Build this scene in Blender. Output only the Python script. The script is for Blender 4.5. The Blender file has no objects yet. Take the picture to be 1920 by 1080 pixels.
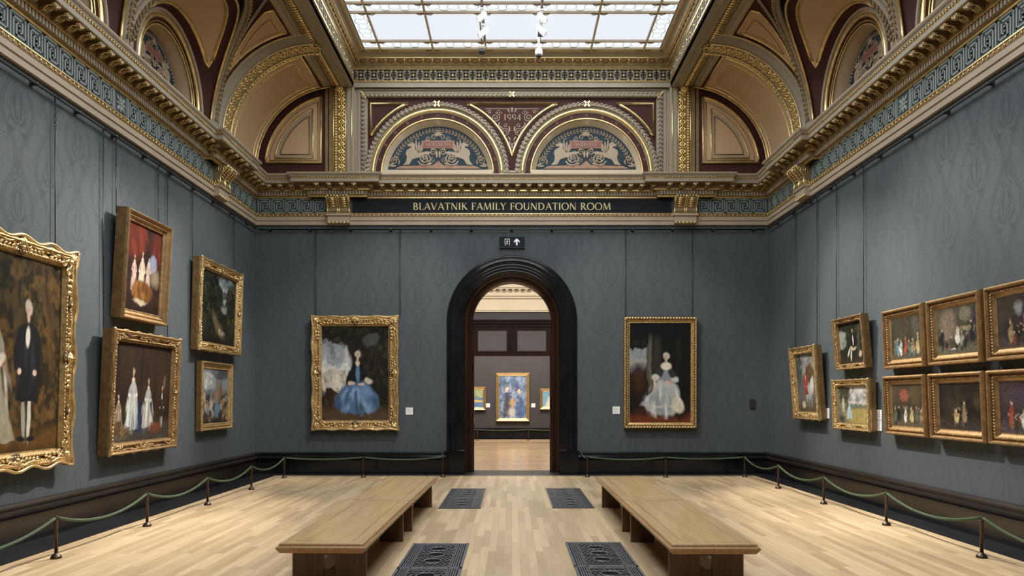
import bpy, bmesh, math, random
import numpy as np
from mathutils import Vector, Matrix

random.seed(7)
SC = bpy.context.scene
COL = SC.collection
PI = math.pi
HW = 5.95          # half width of the room
YB = 17.28         # far wall
YR = -1.6          # rear wall, behind the camera
YS = 7.0           # ornament is repeated from here to the far wall
EYE = 1.75
FPX = 1400.0

# ------------------------------------------------------------------ materials
def new_mat(name):
    m = bpy.data.materials.new(name); m.use_nodes = True
    nt = m.node_tree
    return m, nt, nt.nodes['Principled BSDF']

def V(nt, op, a, b=None, c=None):
    n = nt.nodes.new('ShaderNodeMath'); n.operation = op
    for i, x in enumerate((a, b, c)):
        if x is None: continue
        if isinstance(x, (int, float)): n.inputs[i].default_value = x
        else: nt.links.new(x, n.inputs[i])
    return n.outputs[0]

def mixc(nt, f, a, b, mode='MIX'):
    n = nt.nodes.new('ShaderNodeMix'); n.data_type = 'RGBA'; n.blend_type = mode
    for sock, x in ((n.inputs[0], f), (n.inputs[6], a), (n.inputs[7], b)):
        if isinstance(x, (int, float)): sock.default_value = x
        elif isinstance(x, tuple): sock.default_value = (*x, 1.0)
        else: nt.links.new(x, sock)
    return n.outputs[2]

def noise(nt, vec, scale, detail=3, rough=.55):
    n = nt.nodes.new('ShaderNodeTexNoise')
    n.inputs['Scale'].default_value = scale; n.inputs['Detail'].default_value = detail
    n.inputs['Roughness'].default_value = rough
    if vec is not None: nt.links.new(vec, n.inputs['Vector'])
    return n.outputs['Fac']

def mapping(nt, vec, scale=(1, 1, 1), rot=(0, 0, 0)):
    n = nt.nodes.new('ShaderNodeMapping')
    n.inputs['Scale'].default_value = scale; n.inputs['Rotation'].default_value = rot
    nt.links.new(vec, n.inputs['Vector'])
    return n.outputs['Vector']

def world_pos(nt):
    return nt.nodes.new('ShaderNodeNewGeometry').outputs['Position']

def obj_pos(nt):
    return nt.nodes.new('ShaderNodeTexCoord').outputs['Object']

def bump(nt, bsdf, h, strength=.2, dist=.01):
    n = nt.nodes.new('ShaderNodeBump')
    n.inputs['Strength'].default_value = strength; n.inputs['Distance'].default_value = dist
    nt.links.new(h, n.inputs['Height']); nt.links.new(n.outputs['Normal'], bsdf.inputs['Normal'])

def ramp(nt, f, lo, hi):
    n = nt.nodes.new('ShaderNodeMapRange'); n.clamp = True
    n.inputs['From Min'].default_value = lo; n.inputs['From Max'].default_value = hi
    nt.links.new(f, n.inputs['Value'])
    return n.outputs['Result']

def plain(name, c, rough=.5, metal=0.0, var=.25, scale=6.0, spec=.5, bmp=0.0, coat=0.0, stretch=(1, 1, 1)):
    m, nt, b = new_mat(name)
    p = mapping(nt, obj_pos(nt), stretch)
    f = noise(nt, p, scale, 4)
    f2 = ramp(nt, f, .3, .7)
    lo = tuple(x * (1 - var) for x in c); hi = tuple(min(1, x * (1 + var)) for x in c)
    nt.links.new(mixc(nt, f2, lo, hi), b.inputs['Base Color'])
    b.inputs['Roughness'].default_value = rough; b.inputs['Metallic'].default_value = metal
    b.inputs['Specular IOR Level'].default_value = spec
    if coat: b.inputs['Coat Weight'].default_value = coat; b.inputs['Coat Roughness'].default_value = .12
    if bmp: bump(nt, b, noise(nt, p, scale * 6, 3), bmp, .004)
    return m

def damask(name, axis, base=(.047, .058, .0635), hi=(.066, .079, .085)):
    m, nt, b = new_mat(name)
    pos = world_pos(nt)
    nz = nt.nodes.new('ShaderNodeTexNoise'); nz.inputs['Scale'].default_value = 3.2; nz.inputs['Detail'].default_value = 2
    nt.links.new(pos, nz.inputs['Vector'])
    sep = nt.nodes.new('ShaderNodeSeparateXYZ'); nt.links.new(pos, sep.inputs[0])
    sn = nt.nodes.new('ShaderNodeSeparateColor'); nt.links.new(nz.outputs['Color'], sn.inputs[0])
    u = sep.outputs['X' if axis == 'x' else 'Y']; v = sep.outputs['Z']
    p = V(nt, 'MULTIPLY', u, 1 / .62)
    col = V(nt, 'FLOOR', p)
    x = V(nt, 'SUBTRACT', V(nt, 'FRACT', p), .5)
    par = V(nt, 'MULTIPLY', V(nt, 'FLOORED_MODULO', col, 2.0), .5)
    y = V(nt, 'SUBTRACT', V(nt, 'FRACT', V(nt, 'ADD', V(nt, 'MULTIPLY', v, 1 / 1.16), par)), .5)
    ax = V(nt, 'ABSOLUTE', x)
    wx = V(nt, 'ADD', ax, V(nt, 'MULTIPLY', V(nt, 'SUBTRACT', sn.outputs[0], .5), .09))
    wy = V(nt, 'ADD', y, V(nt, 'MULTIPLY', V(nt, 'SUBTRACT', sn.outputs[1], .5), .07))
    def smooth_lt(a, thr, soft=.012):   # 1 where a < thr
        return V(nt, 'SUBTRACT', 1.0, ramp(nt, V(nt, 'SUBTRACT', a, thr), -soft, soft))
    # ogee bands between the motifs
    og = V(nt, 'ADD', .27, V(nt, 'MULTIPLY', V(nt, 'COSINE', V(nt, 'MULTIPLY', wy, 2 * PI)), .19))
    d = V(nt, 'ABSOLUTE', V(nt, 'SUBTRACT', wx, og))
    m1 = smooth_lt(V(nt, 'ABSOLUTE', V(nt, 'SUBTRACT', d, .035)), .016)
    # palmette: long petals spreading upwards inside a pointed outline
    def fan(cy, r1, n, sq, ph):
        dy = V(nt, 'SUBTRACT', wy, cy)
        ang = V(nt, 'ARCTAN2', wx, dy)
        rad = V(nt, 'SQRT', V(nt, 'ADD', V(nt, 'POWER', wx, 2.0), V(nt, 'POWER', V(nt, 'MULTIPLY', dy, sq), 2.0)))
        swirl = V(nt, 'ADD', ang, V(nt, 'MULTIPLY', rad, 2.2))
        pet = ramp(nt, V(nt, 'SINE', V(nt, 'ADD', V(nt, 'MULTIPLY', swirl, n), ph)), -.2, .3)
        rim = V(nt, 'ADD', r1, V(nt, 'MULTIPLY', V(nt, 'COSINE', V(nt, 'MULTIPLY', ang, 3.0)), .035))
        up = smooth_lt(ang, 2.15, .05)
        ins = V(nt, 'MULTIPLY', V(nt, 'MULTIPLY', smooth_lt(rad, rim), up), pet)
        line = V(nt, 'MULTIPLY', smooth_lt(V(nt, 'ABSOLUTE', V(nt, 'SUBTRACT', rad, V(nt, 'ADD', rim, .028))), .010), up)
        return V(nt, 'MAXIMUM', ins, line)
    m2 = fan(-.16, .25, 8.0, .82, .9)
    m3 = fan(.30, .11, 6.0, .75, .3)
    # tendrils
    tn = noise(nt, pos, 9.0, 2)
    m4 = smooth_lt(V(nt, 'ABSOLUTE', V(nt, 'SUBTRACT', tn, .5)), .022, .012)
    mk = V(nt, 'MAXIMUM', V(nt, 'MAXIMUM', m1, m2), V(nt, 'MAXIMUM', m3, V(nt, 'MULTIPLY', m4, .55)))
    patch = ramp(nt, noise(nt, pos, .45, 3), .3, .7)
    c = mixc(nt, V(nt, 'MULTIPLY', mk, .45), hi, base)
    c = mixc(nt, V(nt, 'MULTIPLY', patch, .14), c, (.03, .036, .04))
    nt.links.new(c, b.inputs['Base Color'])
    r = V(nt, 'ADD', .62, V(nt, 'MULTIPLY', mk, .25))
    nt.links.new(r, b.inputs['Roughness'])
    b.inputs['Specular IOR Level'].default_value = .2
    bump(nt, b, mk, .08, .003)
    return m

def planks(name, c1, c2, along='y', row=.09, length=1.05, rough=.42, grain=.35):
    m, nt, b = new_mat(name)
    pos = world_pos(nt)
    vec = mapping(nt, pos, (1, 1, 1), (0, 0, PI / 2)) if along == 'y' else pos
    br = nt.nodes.new('ShaderNodeTexBrick')
    nt.links.new(vec, br.inputs['Vector'])
    br.offset = .37; br.offset_frequency = 2; br.squash = 1.35; br.squash_frequency = 3
    br.inputs['Color1'].default_value = (0, 0, 0, 1); br.inputs['Color2'].default_value = (1, 1, 1, 1)
    br.inputs['Mortar'].default_value = (.5, .5, .5, 1)
    br.inputs['Scale'].default_value = 1; br.inputs['Mortar Size'].default_value = .0012
    br.inputs['Brick Width'].default_value = length; br.inputs['Row Height'].default_value = row
    st = mapping(nt, pos, (16, 1.1, 1) if along == 'y' else (1.1, 16, 1))
    g = noise(nt, st, 2.2, 5, .65)
    big = noise(nt, mapping(nt, pos, (1.6, .35, 1) if along == 'y' else (.35, 1.6, 1)), 1.3, 3)
    t = nt.nodes.new('ShaderNodeSeparateColor'); nt.links.new(br.outputs['Color'], t.inputs[0])
    f = V(nt, 'ADD', V(nt, 'MULTIPLY', t.outputs[0], .72), V(nt, 'MULTIPLY', V(nt, 'SUBTRACT', g, .35), grain * 2))
    f = V(nt, 'ADD', f, V(nt, 'MULTIPLY', V(nt, 'SUBTRACT', big, .5), .5))
    c = mixc(nt, ramp(nt, f, 0.0, 1.0), c1, c2)
    c = mixc(nt, V(nt, 'MULTIPLY', br.outputs['Fac'], .55), c, tuple(x * .35 for x in c2))
    nt.links.new(c, b.inputs['Base Color'])
    b.inputs['Roughness'].default_value = rough
    b.inputs['Specular IOR Level'].default_value = .4
    bump(nt, b, g, .05, .002)
    return m

def wood(name, c1, c2, axis=1, rough=.4, coat=0.0, scale=2.5):
    m, nt, b = new_mat(name)
    s = [14, 14, 14]; s[axis] = 1.0
    p = mapping(nt, obj_pos(nt), tuple(s))
    g = noise(nt, p, scale, 5, .6)
    g2 = noise(nt, mapping(nt, obj_pos(nt), tuple(x * .25 for x in s)), scale, 3)
    f = V(nt, 'ADD', V(nt, 'MULTIPLY', g, .6), V(nt, 'MULTIPLY', g2, .5))
    nt.links.new(mixc(nt, ramp(nt, f, .35, .75), c1, c2), b.inputs['Base Color'])
    b.inputs['Roughness'].default_value = rough
    if coat: b.inputs['Coat Weight'].default_value = coat; b.inputs['Coat Roughness'].default_value = .1
    bump(nt, b, g, .06, .002)
    return m

def stone_slabs(name, c, w=.62):
    m, nt, b = new_mat(name)
    pos = world_pos(nt)
    br = nt.nodes.new('ShaderNodeTexBrick'); nt.links.new(pos, br.inputs['Vector'])
    br.offset = 0; br.inputs['Scale'].default_value = 1
    br.inputs['Brick Width'].default_value = w; br.inputs['Row Height'].default_value = w
    br.inputs['Mortar Size'].default_value = .003
    br.inputs['Color1'].default_value = (*[x * .8 for x in c], 1); br.inputs['Color2'].default_value = (*[x * 1.2 for x in c], 1)
    br.inputs['Mortar'].default_value = (*[x * 2.2 for x in c], 1)
    n = noise(nt, pos, 5, 4)
    nt.links.new(mixc(nt, .35, br.outputs['Color'], mixc(nt, n, tuple(x * .6 for x in c), tuple(x * 1.4 for x in c))), b.inputs['Base Color'])
    b.inputs['Roughness'].default_value = .4; b.inputs['Specular IOR Level'].default_value = .2
    return m

def art_mat(name='painted_canvas'):
    m, nt, b = new_mat(name)
    a = nt.nodes.new('ShaderNodeVertexColor'); a.layer_name = 'paint'
    n = noise(nt, mapping(nt, obj_pos(nt), (30, 30, 22)), 1.5, 4, .7)
    k = V(nt, 'ADD', .7, V(nt, 'MULTIPLY', n, .6))
    cmb = nt.nodes.new('ShaderNodeCombineColor')
    for i in range(3): nt.links.new(k, cmb.inputs[i])
    nt.links.new(mixc(nt, 1.0, a.outputs['Color'], cmb.outputs[0], 'MULTIPLY'), b.inputs['Base Color'])
    b.inputs['Roughness'].default_value = .55; b.inputs['Specular IOR Level'].default_value = .08
    return m

def glow(name, c, strength):
    m, nt, b = new_mat(name)
    b.inputs['Base Color'].default_value = (*[x * .05 for x in c], 1)
    b.inputs['Emission Color'].default_value = (*c, 1); b.inputs['Emission Strength'].default_value = strength
    b.inputs['Roughness'].default_value = .5
    return m

M = {}
M['damask_x'] = damask('grey_damask_cross', 'x')
M['damask_y'] = damask('grey_damask_side', 'y')
M['oak_floor'] = planks('oak_strip_floor', (.64, .475, .285), (.36, .245, .135), 'y')
M['oak_far'] = planks('oak_boards_far', (.60, .43, .28), (.36, .235, .14), 'x', .1, 1.6, .2)
M['slate'] = stone_slabs('dark_slate_border', (.012, .013, .0145))
M['groove'] = plain('dark_groove', (.06, .045, .03), .6)
M['skirt'] = wood('dark_stained_skirting', (.005, .004, .0035), (.022, .0145, .011), 1, .3, .0)
M['black'] = plain('black_polished_marble', (.006, .0065, .008), .16, 0, .4, 3, .32)
M['mahogany'] = wood('dark_mahogany', (.011, .0045, .0028), (.042, .0155, .007), 2, .28, .1)
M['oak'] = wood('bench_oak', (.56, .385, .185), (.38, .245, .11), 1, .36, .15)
M['oak_edge'] = wood('bench_oak_shaded', (.45, .275, .115), (.28, .155, .06), 1, .33, .15)  # same oak as the seat, darkened to paint in the edge's shading
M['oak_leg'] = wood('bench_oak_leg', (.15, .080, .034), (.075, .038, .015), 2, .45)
M['iron'] = plain('cast_iron', (.12, .122, .13), .45, .3, .3, 14)
M['iron_dark'] = plain('painted_pit_shade', (.004, .004, .005), .8, 0, .2, 6, .1)  # near-black colour painting in the shade beneath the grille
M['bronze'] = plain('dark_bronze', (.060, .040, .026), .32, .6, .3, 9)
M['rope'] = plain('green_cord', (.050, .082, .040), .7, 0, .3, 60, .3, .4)
M['blackmetal'] = plain('black_metal', (.018, .02, .023), .4, .4)
M['gold'] = plain('gilding', (.86, .63, .28), .31, .9, .25, 9, .5)
M['gold_soft'] = plain('aged_gilding', (.36, .245, .095), .45, .7, .35, 14, .5)
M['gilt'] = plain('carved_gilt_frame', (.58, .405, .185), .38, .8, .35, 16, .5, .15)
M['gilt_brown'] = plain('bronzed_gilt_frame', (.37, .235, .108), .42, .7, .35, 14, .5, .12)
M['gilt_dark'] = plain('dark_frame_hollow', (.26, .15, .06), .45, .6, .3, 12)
M['gilt_shadow'] = plain('painted_crevice_shade', (.06, .034, .014), .6, .2, .3, 12)  # crevice shade between the carvings, put into a colour
M['stone'] = plain('painted_stone_tan', (.34, .275, .19), .6, 0, .08, 2)
M['stone_gray'] = plain('painted_stone_drab', (.27, .235, .175), .6, 0, .08, 2)
M['tan'] = plain('cove_tan', (.45, .305, .17), .65, 0, .06, 1.2)
M['pinktan'] = plain('cove_pink_drab', (.48, .335, .205), .6, 0, .06, 1.5)
M['cream'] = plain('cream_plaster', (.50, .41, .28), .6, 0, .05, 2)
M['maroon'] = plain('maroon_paint', (.054, .019, .0165), .6, 0, .15, 3, .15)
M['drab'] = plain('gilded_drab', (.22, .15, .065), .5, .3, .25, 8)
M['teal'] = plain('lunette_teal', (.021, .038, .048), .6, 0, .2, 5, .15)
M['orn'] = plain('ornament_buff', (.33, .25, .165), .6, 0, .12, 12)
M['plaque'] = plain('plaque_red', (.19, .062, .042), .6, 0, .1, 5)
M['plaque_rim'] = plain('plaque_pink', (.29, .155, .092), .6)
M['keyblue'] = plain('frieze_blue', (.031, .050, .064), .6, 0, .15, 4)
M['keyline'] = plain('frieze_pale_line', (.21, .245, .21), .6, 0, .08, 5)
M['signblue'] = plain('name_board_blue_black', (.010, .0125, .016), .55, 0, .15, 3, .12)
M['lettergold'] = plain('letter_gold', (.62, .54, .25), .45, .2, .05)
M['white'] = plain('white_enamel', (.82, .82, .82), .4, 0, .03)
M['paper'] = plain('label_card', (.78, .78, .76), .6, 0, .02)
M['print'] = plain('label_print', (.30, .30, .30), .7)
M['bar'] = plain('skylight_bar', (.66, .55, .39), .5, .1, .1)
M['lead'] = plain('lead_came', (.36, .37, .38), .6)
M['camglass'] = plain('camera_glass', (.02, .022, .026), .12, 0, .1)
M['pane'] = glow('lit_skylight_glass', (.82, .88, .95), .98)
M['pane_rim'] = glow('lit_border_glass', (.88, .93, .97), 1.05)
M['lampface'] = glow('spot_lens', (1.0, .96, .9), 6.0)
M['art'] = art_mat()
M['farwall'] = plain('aubergine_wall', (.034, .030, .034), .6, 0, .08, 1.5)
M['farcream'] = plain('far_cream_frieze', (.62, .55, .42), .6, 0, .05, 1.5)
M['pit'] = plain('dark_openwork_ground', (.022, .018, .012), .7, 0, .2, 6, .2)
gm, gnt, gb = new_mat('clear_glass')
gb.inputs['Base Color'].default_value = (.03, .032, .032, 1); gb.inputs['Roughness'].default_value = .03
gb.inputs['Alpha'].default_value = .12; gb.inputs['Specular IOR Level'].default_value = .5
M['glass'] = gm
M['sensor'] = plain('dark_brown_plastic', (.03, .022, .018), .5)

# ------------------------------------------------------------------ mesh builder
class MB:
    def __init__(self):
        self.v = []; self.f = []; self.m = []; self.mats = []; self.X = Matrix.Identity(4); self.sm = []
        self.cur = None; self.smooth = False
    def mat(self, key, smooth=None):
        if key not in self.mats: self.mats.append(key)
        self.cur = self.mats.index(key)
        if smooth is not None: self.smooth = smooth
        return self
    def P(self, p):
        self.v.append(self.X @ Vector(p)); return len(self.v) - 1
    def F(self, ids):
        self.f.append(tuple(ids)); self.m.append(self.cur or 0); self.sm.append(self.smooth)
    def quad(self, a, b, c, d):
        self.F([self.P(a), self.P(b), self.P(c), self.P(d)])
    def box(self, c, s):
        x, y, z = c; a, b, d = s[0] / 2, s[1] / 2, s[2] / 2
        i = [self.P((x + sx * a, y + sy * b, z + sz * d)) for sz in (-1, 1) for sy in (-1, 1) for sx in (-1, 1)]
        for q in ((0, 2, 3, 1), (4, 5, 7, 6), (0, 1, 5, 4), (2, 6, 7, 3), (0, 4, 6, 2), (1, 3, 7, 5)):
            self.F([i[k] for k in q])
    def bb(self, x0, x1, y0, y1, z0, z1):
        self.box(((x0 + x1) / 2, (y0 + y1) / 2, (z0 + z1) / 2), (abs(x1 - x0), abs(y1 - y0), abs(z1 - z0)))
    def grid(self, rows, closed=False):
        """rows: list of lists of points; quads between neighbours"""
        ids = [[self.P(p) for p in r] for r in rows]
        for a, b in zip(ids, ids[1:]):
            n = len(a)
            for k in range(n if closed else n - 1):
                self.F([a[k], a[(k + 1) % n], b[(k + 1) % n], b[k]])
        return ids
    def tube(self, path, r, n=6, closed=False, cap=True):
        path = [Vector(p) for p in path]
        N = len(path)
        if N < 2: return
        rr = r if isinstance(r, (list, tuple)) else [r] * N
        T = []
        for i in range(N):
            a = path[(i - 1) % N] if (closed or i > 0) else path[i]
            b = path[(i + 1) % N] if (closed or i < N - 1) else path[i]
            t = (b - a)
            T.append(t.normalized() if t.length > 1e-9 else Vector((0, 0, 1)))
        up = Vector((0, 0, 1)) if abs(T[0].z) < .9 else Vector((1, 0, 0))
        nrm = (up - T[0] * up.dot(T[0])).normalized()
        rows = []
        for i in range(N):
            nrm = (nrm - T[i] * nrm.dot(T[i]))
            nrm = nrm.normalized() if nrm.length > 1e-6 else T[i].orthogonal().normalized()
            bn = T[i].cross(nrm)
            rows.append([path[i] + (nrm * math.cos(2 * PI * k / n) + bn * math.sin(2 * PI * k / n)) * rr[i] for k in range(n)])
        if closed: rows.append(rows[0])
        sm = self.smooth; self.smooth = True
        ids = self.grid(rows, True)
        self.smooth = sm
        if cap and not closed:
            self.F(ids[0][::-1]); self.F(ids[-1])
    def lathe(self, prof, n=14, c=(0, 0, 0)):
        rows = [[(c[0] + max(r, 1e-4) * math.cos(2 * PI * k / n), c[1] + max(r, 1e-4) * math.sin(2 * PI * k / n), c[2] + z) for k in range(n)] for r, z in prof]
        ids = self.grid(rows, True)
        self.F(ids[0][::-1]); self.F(ids[-1])
    def blob(self, c, ax, n=8, m=5):
        """ellipsoid: ax = three axis Vectors"""
        c = Vector(c); A, B, D = [Vector(a) for a in ax]
        rows = []
        for i in range(1, m):
            t = PI * i / m
            rows.append([c + (A * math.cos(2 * PI * k / n) + B * math.sin(2 * PI * k / n)) * math.sin(t) + D * math.cos(t) for k in range(n)])
        sm = self.smooth; self.smooth = True
        ids = self.grid(rows, True)
        top = self.P(c + D); bot = self.P(c - D)
        for k in range(n):
            self.F([top, ids[0][k], ids[0][(k + 1) % n]][::-1]); self.F([bot, ids[-1][k], ids[-1][(k + 1) % n]])
        self.smooth = sm
    def extrude(self, poly, d0, d1, plane='xz'):
        """polygon in a plane extruded along the third axis from d0 to d1"""
        def pt(a, b, d):
            return (a, d, b) if plane == 'xz' else ((d, a, b) if plane == 'yz' else (a, b, d))
        A = [self.P(pt(a, b, d0)) for a, b in poly]; B = [self.P(pt(a, b, d1)) for a, b in poly]
        n = len(poly)
        self.F(A); self.F(B[::-1])
        for k in range(n): self.F([A[k], A[(k + 1) % n], B[(k + 1) % n], B[k]])
    def build(self, name, parent=None, recalc=True):
        me = bpy.data.meshes.new(name)
        me.from_pydata([tuple(p) for p in self.v], [], self.f)
        for k in self.mats: me.materials.append(M[k])
        me.polygons.foreach_set('material_index', self.m)
        me.polygons.foreach_set('use_smooth', self.sm)
        if recalc:
            bm = bmesh.new(); bm.from_mesh(me)
            bmesh.ops.remove_doubles(bm, verts=bm.verts, dist=1e-5)
            bmesh.ops.recalc_face_normals(bm, faces=bm.faces)
            bm.to_mesh(me); bm.free()
        o = bpy.data.objects.new(name, me); COL.objects.link(o)
        if parent is not None: o.parent = parent
        return o

def tag(o, label=None, cat=None, group=None, kind=None):
    if label: o['label'] = label
    if cat: o['category'] = cat
    if group: o['group'] = group
    if kind: o['kind'] = kind
    return o

def empty(name, loc=(0, 0, 0), rot=(0, 0, 0)):
    o = bpy.data.objects.new(name, None); COL.objects.link(o)
    o.empty_display_size = .1
    o.location = loc; o.rotation_euler = rot
    return o

def copy_tree(o, parent=None):
    c = o.copy(); COL.objects.link(c)
    if parent is not None: c.parent = parent
    for ch in list(o.children): copy_tree(ch, c)
    return c

def wallM(side, plane=None):
    """(u, out, v) -> world, for the wall on that side; u runs along the wall, out into the room"""
    if side == 'back': return Matrix(((1, 0, 0, 0), (0, -1, 0, YB if plane is None else plane), (0, 0, 1, 0), (0, 0, 0, 1)))
    if side == 'left': return Matrix(((0, 1, 0, -(HW if plane is None else plane)), (1, 0, 0, 0), (0, 0, 1, 0), (0, 0, 0, 1)))
    return Matrix(((0, -1, 0, HW if plane is None else plane), (1, 0, 0, 0), (0, 0, 1, 0), (0, 0, 0, 1)))

def arc(cx, cz, r, a0, a1, n):
    return [(cx + r * math.cos(math.radians(a0 + (a1 - a0) * i / n)), cz + r * math.sin(math.radians(a0 + (a1 - a0) * i / n))) for i in range(n + 1)]

def leaf_run(mb, path, size, normal, spread=.5, step=1.0):
    """two-sided garland of small leaves along a 3-D path; normal(i) = direction away from the surface"""
    path = [Vector(p) for p in path]
    acc = 0.0
    for i in range(len(path) - 1):
        d = path[i + 1] - path[i]; L = d.length
        if L < 1e-6: continue
        acc += L
        if acc < size * step: continue
        acc = 0.0
        t = d / L; nr = Vector(normal(i)) if callable(normal) else Vector(normal)
        b = t.cross(nr).normalized()
        for s in (-1, 1):
            ax = (t * .9 + b * s * spread).normalized()
            w = nr.cross(ax).normalized()
            mb.blob(path[i] + b * s * size * .32 + nr * size * .12, (w * size * .26, nr * size * .24, ax * size * .62), 6, 4)

def guilloche(mb, frame, n_per, half_w, r, beads=True):
    """frame(k, off) -> point ; k is 0..1 along, off across; two interlaced strands"""
    N = n_per * 8
    for ph in (0, PI):
        pts = []
        for i in range(N + 1):
            k = i / N
            pts.append(frame(k, half_w * math.sin(2 * PI * n_per / 2 * k + ph), r * .5 * math.cos(2 * PI * n_per * k + ph)))
        mb.tube(pts, r, 5)
    if beads:
        for j in range(n_per):
            p = Vector(frame((j + .5) / n_per, 0, 0))
            mb.blob(p, (Vector((r * 1.3, 0, 0)), Vector((0, r * 1.3, 0)), Vector((0, 0, r * 1.3))), 6, 4)

# ------------------------------------------------------------------ lettering (roman capitals drawn as strokes)
TK, TN = .125, .05
FONT = {
 'A': (.78, [('L', .06, 0, .39, 1, TN, 1, 0), ('L', .37, 1, .72, 0, TK, 0, 1), ('L', .2, .36, .57, .36, TN, 0, 0)]),
 'B': (.66, [('L', .14, 0, .14, 1, TK, 1, 1), ('C', .22, .75, .28, .22, -90, 90), ('C', .22, .27, .34, .24, -90, 90), ('L', .1, .97, .24, .97, TN, 0, 0), ('L', .1, .03, .24, .03, TN, 0, 0), ('L', .1, .52, .24, .52, TN, 0, 0)]),
 'D': (.84, [('L', .14, 0, .14, 1, TK, 1, 1), ('C', .25, .5, .47, .47, -90, 90), ('L', .1, .97, .26, .97, TN, 0, 0), ('L', .1, .03, .26, .03, TN, 0, 0)]),
 'F': (.56, [('L', .14, 0, .14, 1, TK, 1, 1), ('L', .1, .97, .52, .97, TN, 0, 0), ('L', .5, 1, .5, .82, TN, 0, 0), ('L', .14, .52, .42, .52, TN, 0, 0), ('L', .42, .6, .42, .44, TN, 0, 0)]),
 'G': (.84, [('C', .46, .5, .38, .48, 42, 318), ('L', .74, 0.08, .74, .42, TK, 0, 1)]),
 'H': (.86, [('L', .14, 0, .14, 1, TK, 1, 1), ('L', .70, 0, .70, 1, TK, 1, 1), ('L', .14, .52, .70, .52, TN, 0, 0)]),
 'I': (.30, [('L', .14, 0, .14, 1, TK, 1, 1)]),
 'K': (.74, [('L', .14, 0, .14, 1, TK, 1, 1), ('L', .18, .44, .58, 1, TN, 0, 1), ('L', .3, .58, .68, 0, TK, 0, 1)]),
 'L': (.56, [('L', .14, 0, .14, 1, TK, 1, 1), ('L', .1, .03, .54, .03, TN, 0, 0), ('L', .52, 0, .52, .2, TN, 0, 0)]),
 'M': (1.0, [('L', .1, 0, .18, 1, TN, 1, 0), ('L', .18, 1, .48, .05, TK, 0, 0), ('L', .48, .05, .8, 1, TN, 0, 0), ('L', .8, 1, .88, 0, TK, 0, 1)]),
 'N': (.86, [('L', .12, 0, .12, 1, TN, 1, 1), ('L', .12, 1, .72, 0, TK, 0, 0), ('L', .72, 0, .72, 1, TN, 0, 1)]),
 'O': (.90, [('C', .45, .5, .39, .48, 0, 360)]),
 'R': (.72, [('L', .14, 0, .14, 1, TK, 1, 1), ('C', .22, .74, .30, .23, -90, 90), ('L', .1, .97, .24, .97, TN, 0, 0), ('L', .1, .51, .3, .51, TN, 0, 0), ('L', .32, .5, .68, 0, TK, 0, 1)]),
 'T': (.68, [('L', .34, 0, .34, 1, TK, 1, 0), ('L', .02, .97, .66, .97, TN, 0, 0), ('L', .04, 1, .04, .82, TN, 0, 0), ('L', .64, 1, .64, .82, TN, 0, 0)]),
 'U': (.82, [('L', .14, .33, .14, 1, TK, 0, 1), ('L', .68, .33, .68, 1, TN, 0, 1), ('C', .41, .35, .27, .33, 180, 360)]),
 'V': (.76, [('L', .06, 1, .38, 0, TK, 1, 0), ('L', .38, 0, .70, 1, TN, 0, 1)]),
 'W': (1.1, [('L', .06, 1, .32, 0, TK, 1, 0), ('L', .32, 0, .55, .9, TN, 0, 0), ('L', .55, .9, .78, 0, TK, 0, 0), ('L', .78, 0, 1.04, 1, TN, 0, 1)]),
 'Y': (.70, [('L', .35, 0, .35, .48, TK, 1, 0), ('L', .35, .46, .06, 1, TK, 0, 1), ('L', .35, .46, .64, 1, TN, 0, 1)]),
 '1': (.46, [('L', .25, 0, .25, 1, TK, 1, 0), ('L', .25, .98, .08, .84, TN, 0, 0)]),
 '9': (.62, [('C', .3, .68, .22, .28, 0, 360), ('C', .2, .55, .32, .5, -70, 15)]),
 '4': (.64, [('L', .44, 0, .44, 1, TK, 1, 0), ('L', .44, 1, .06, .3, TN, 0, 0), ('L', .06, .3, .6, .3, TN, 0, 0)]),
 ' ': (.36, []),
}
def text_width(s): return sum(FONT[c][0] + .06 for c in s)
def draw_text(mb, s, u0, v0, h, out, depth=.006, width=None):
    k = h; kx = (width / text_width(s)) if width else h
    u = u0
    def poly(pts):
        mb.extrude([(u + p[0] * kx, v0 + p[1] * k) for p in pts], out, out + depth)
    for ch in s:
        w, st = FONT[ch]
        for q in st:
            if q[0] == 'L':
                _, x0, y0, x1, y1, wd, s0, s1 = q
                dx, dy = x1 - x0, y1 - y0; L = math.hypot(dx, dy)
                if abs(dy) > abs(dx) * .3:      # cut horizontally at the ends
                    hw = wd / 2 * L / abs(dy)
                    hw = min(hw, wd)
                    poly([(x0 - hw, y0), (x0 + hw, y0), (x1 + hw, y1), (x1 - hw, y1)])
                    for fl, (sx, sy) in ((s0, (x0, y0)), (s1, (x1, y1))):
                        if fl:
                            sg = 1 if sy < .5 else -1
                            poly([(sx - hw - .07, sy), (sx + hw + .07, sy), (sx + hw, sy + sg * .05), (sx - hw, sy + sg * .05)])
                else:
                    poly([(x0, y0 - wd / 2), (x1, y1 - wd / 2), (x1, y1 + wd / 2), (x0, y0 + wd / 2)])
            else:
                _, cx, cy, rx, ry, a0, a1 = q
                N = max(6, int(abs(a1 - a0) / 20))
                pr = None
                for i in range(N + 1):
                    a = math.radians(a0 + (a1 - a0) * i / N)
                    t = (TN + (TK - TN) * abs(math.cos(a))) / 2
                    c_, s_ = math.cos(a), math.sin(a)
                    cur = ((cx + (rx - t) * c_, cy + (ry - t) * s_), (cx + (rx + t) * c_, cy + (ry + t) * s_))
                    if pr: poly([pr[0], pr[1], cur[1], cur[0]])
                    pr = cur
        u += (w + .06) * kx

# ------------------------------------------------------------------ room shell
def struct(o, label, cat):
    return tag(o, label, cat, None, 'structure')

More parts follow.
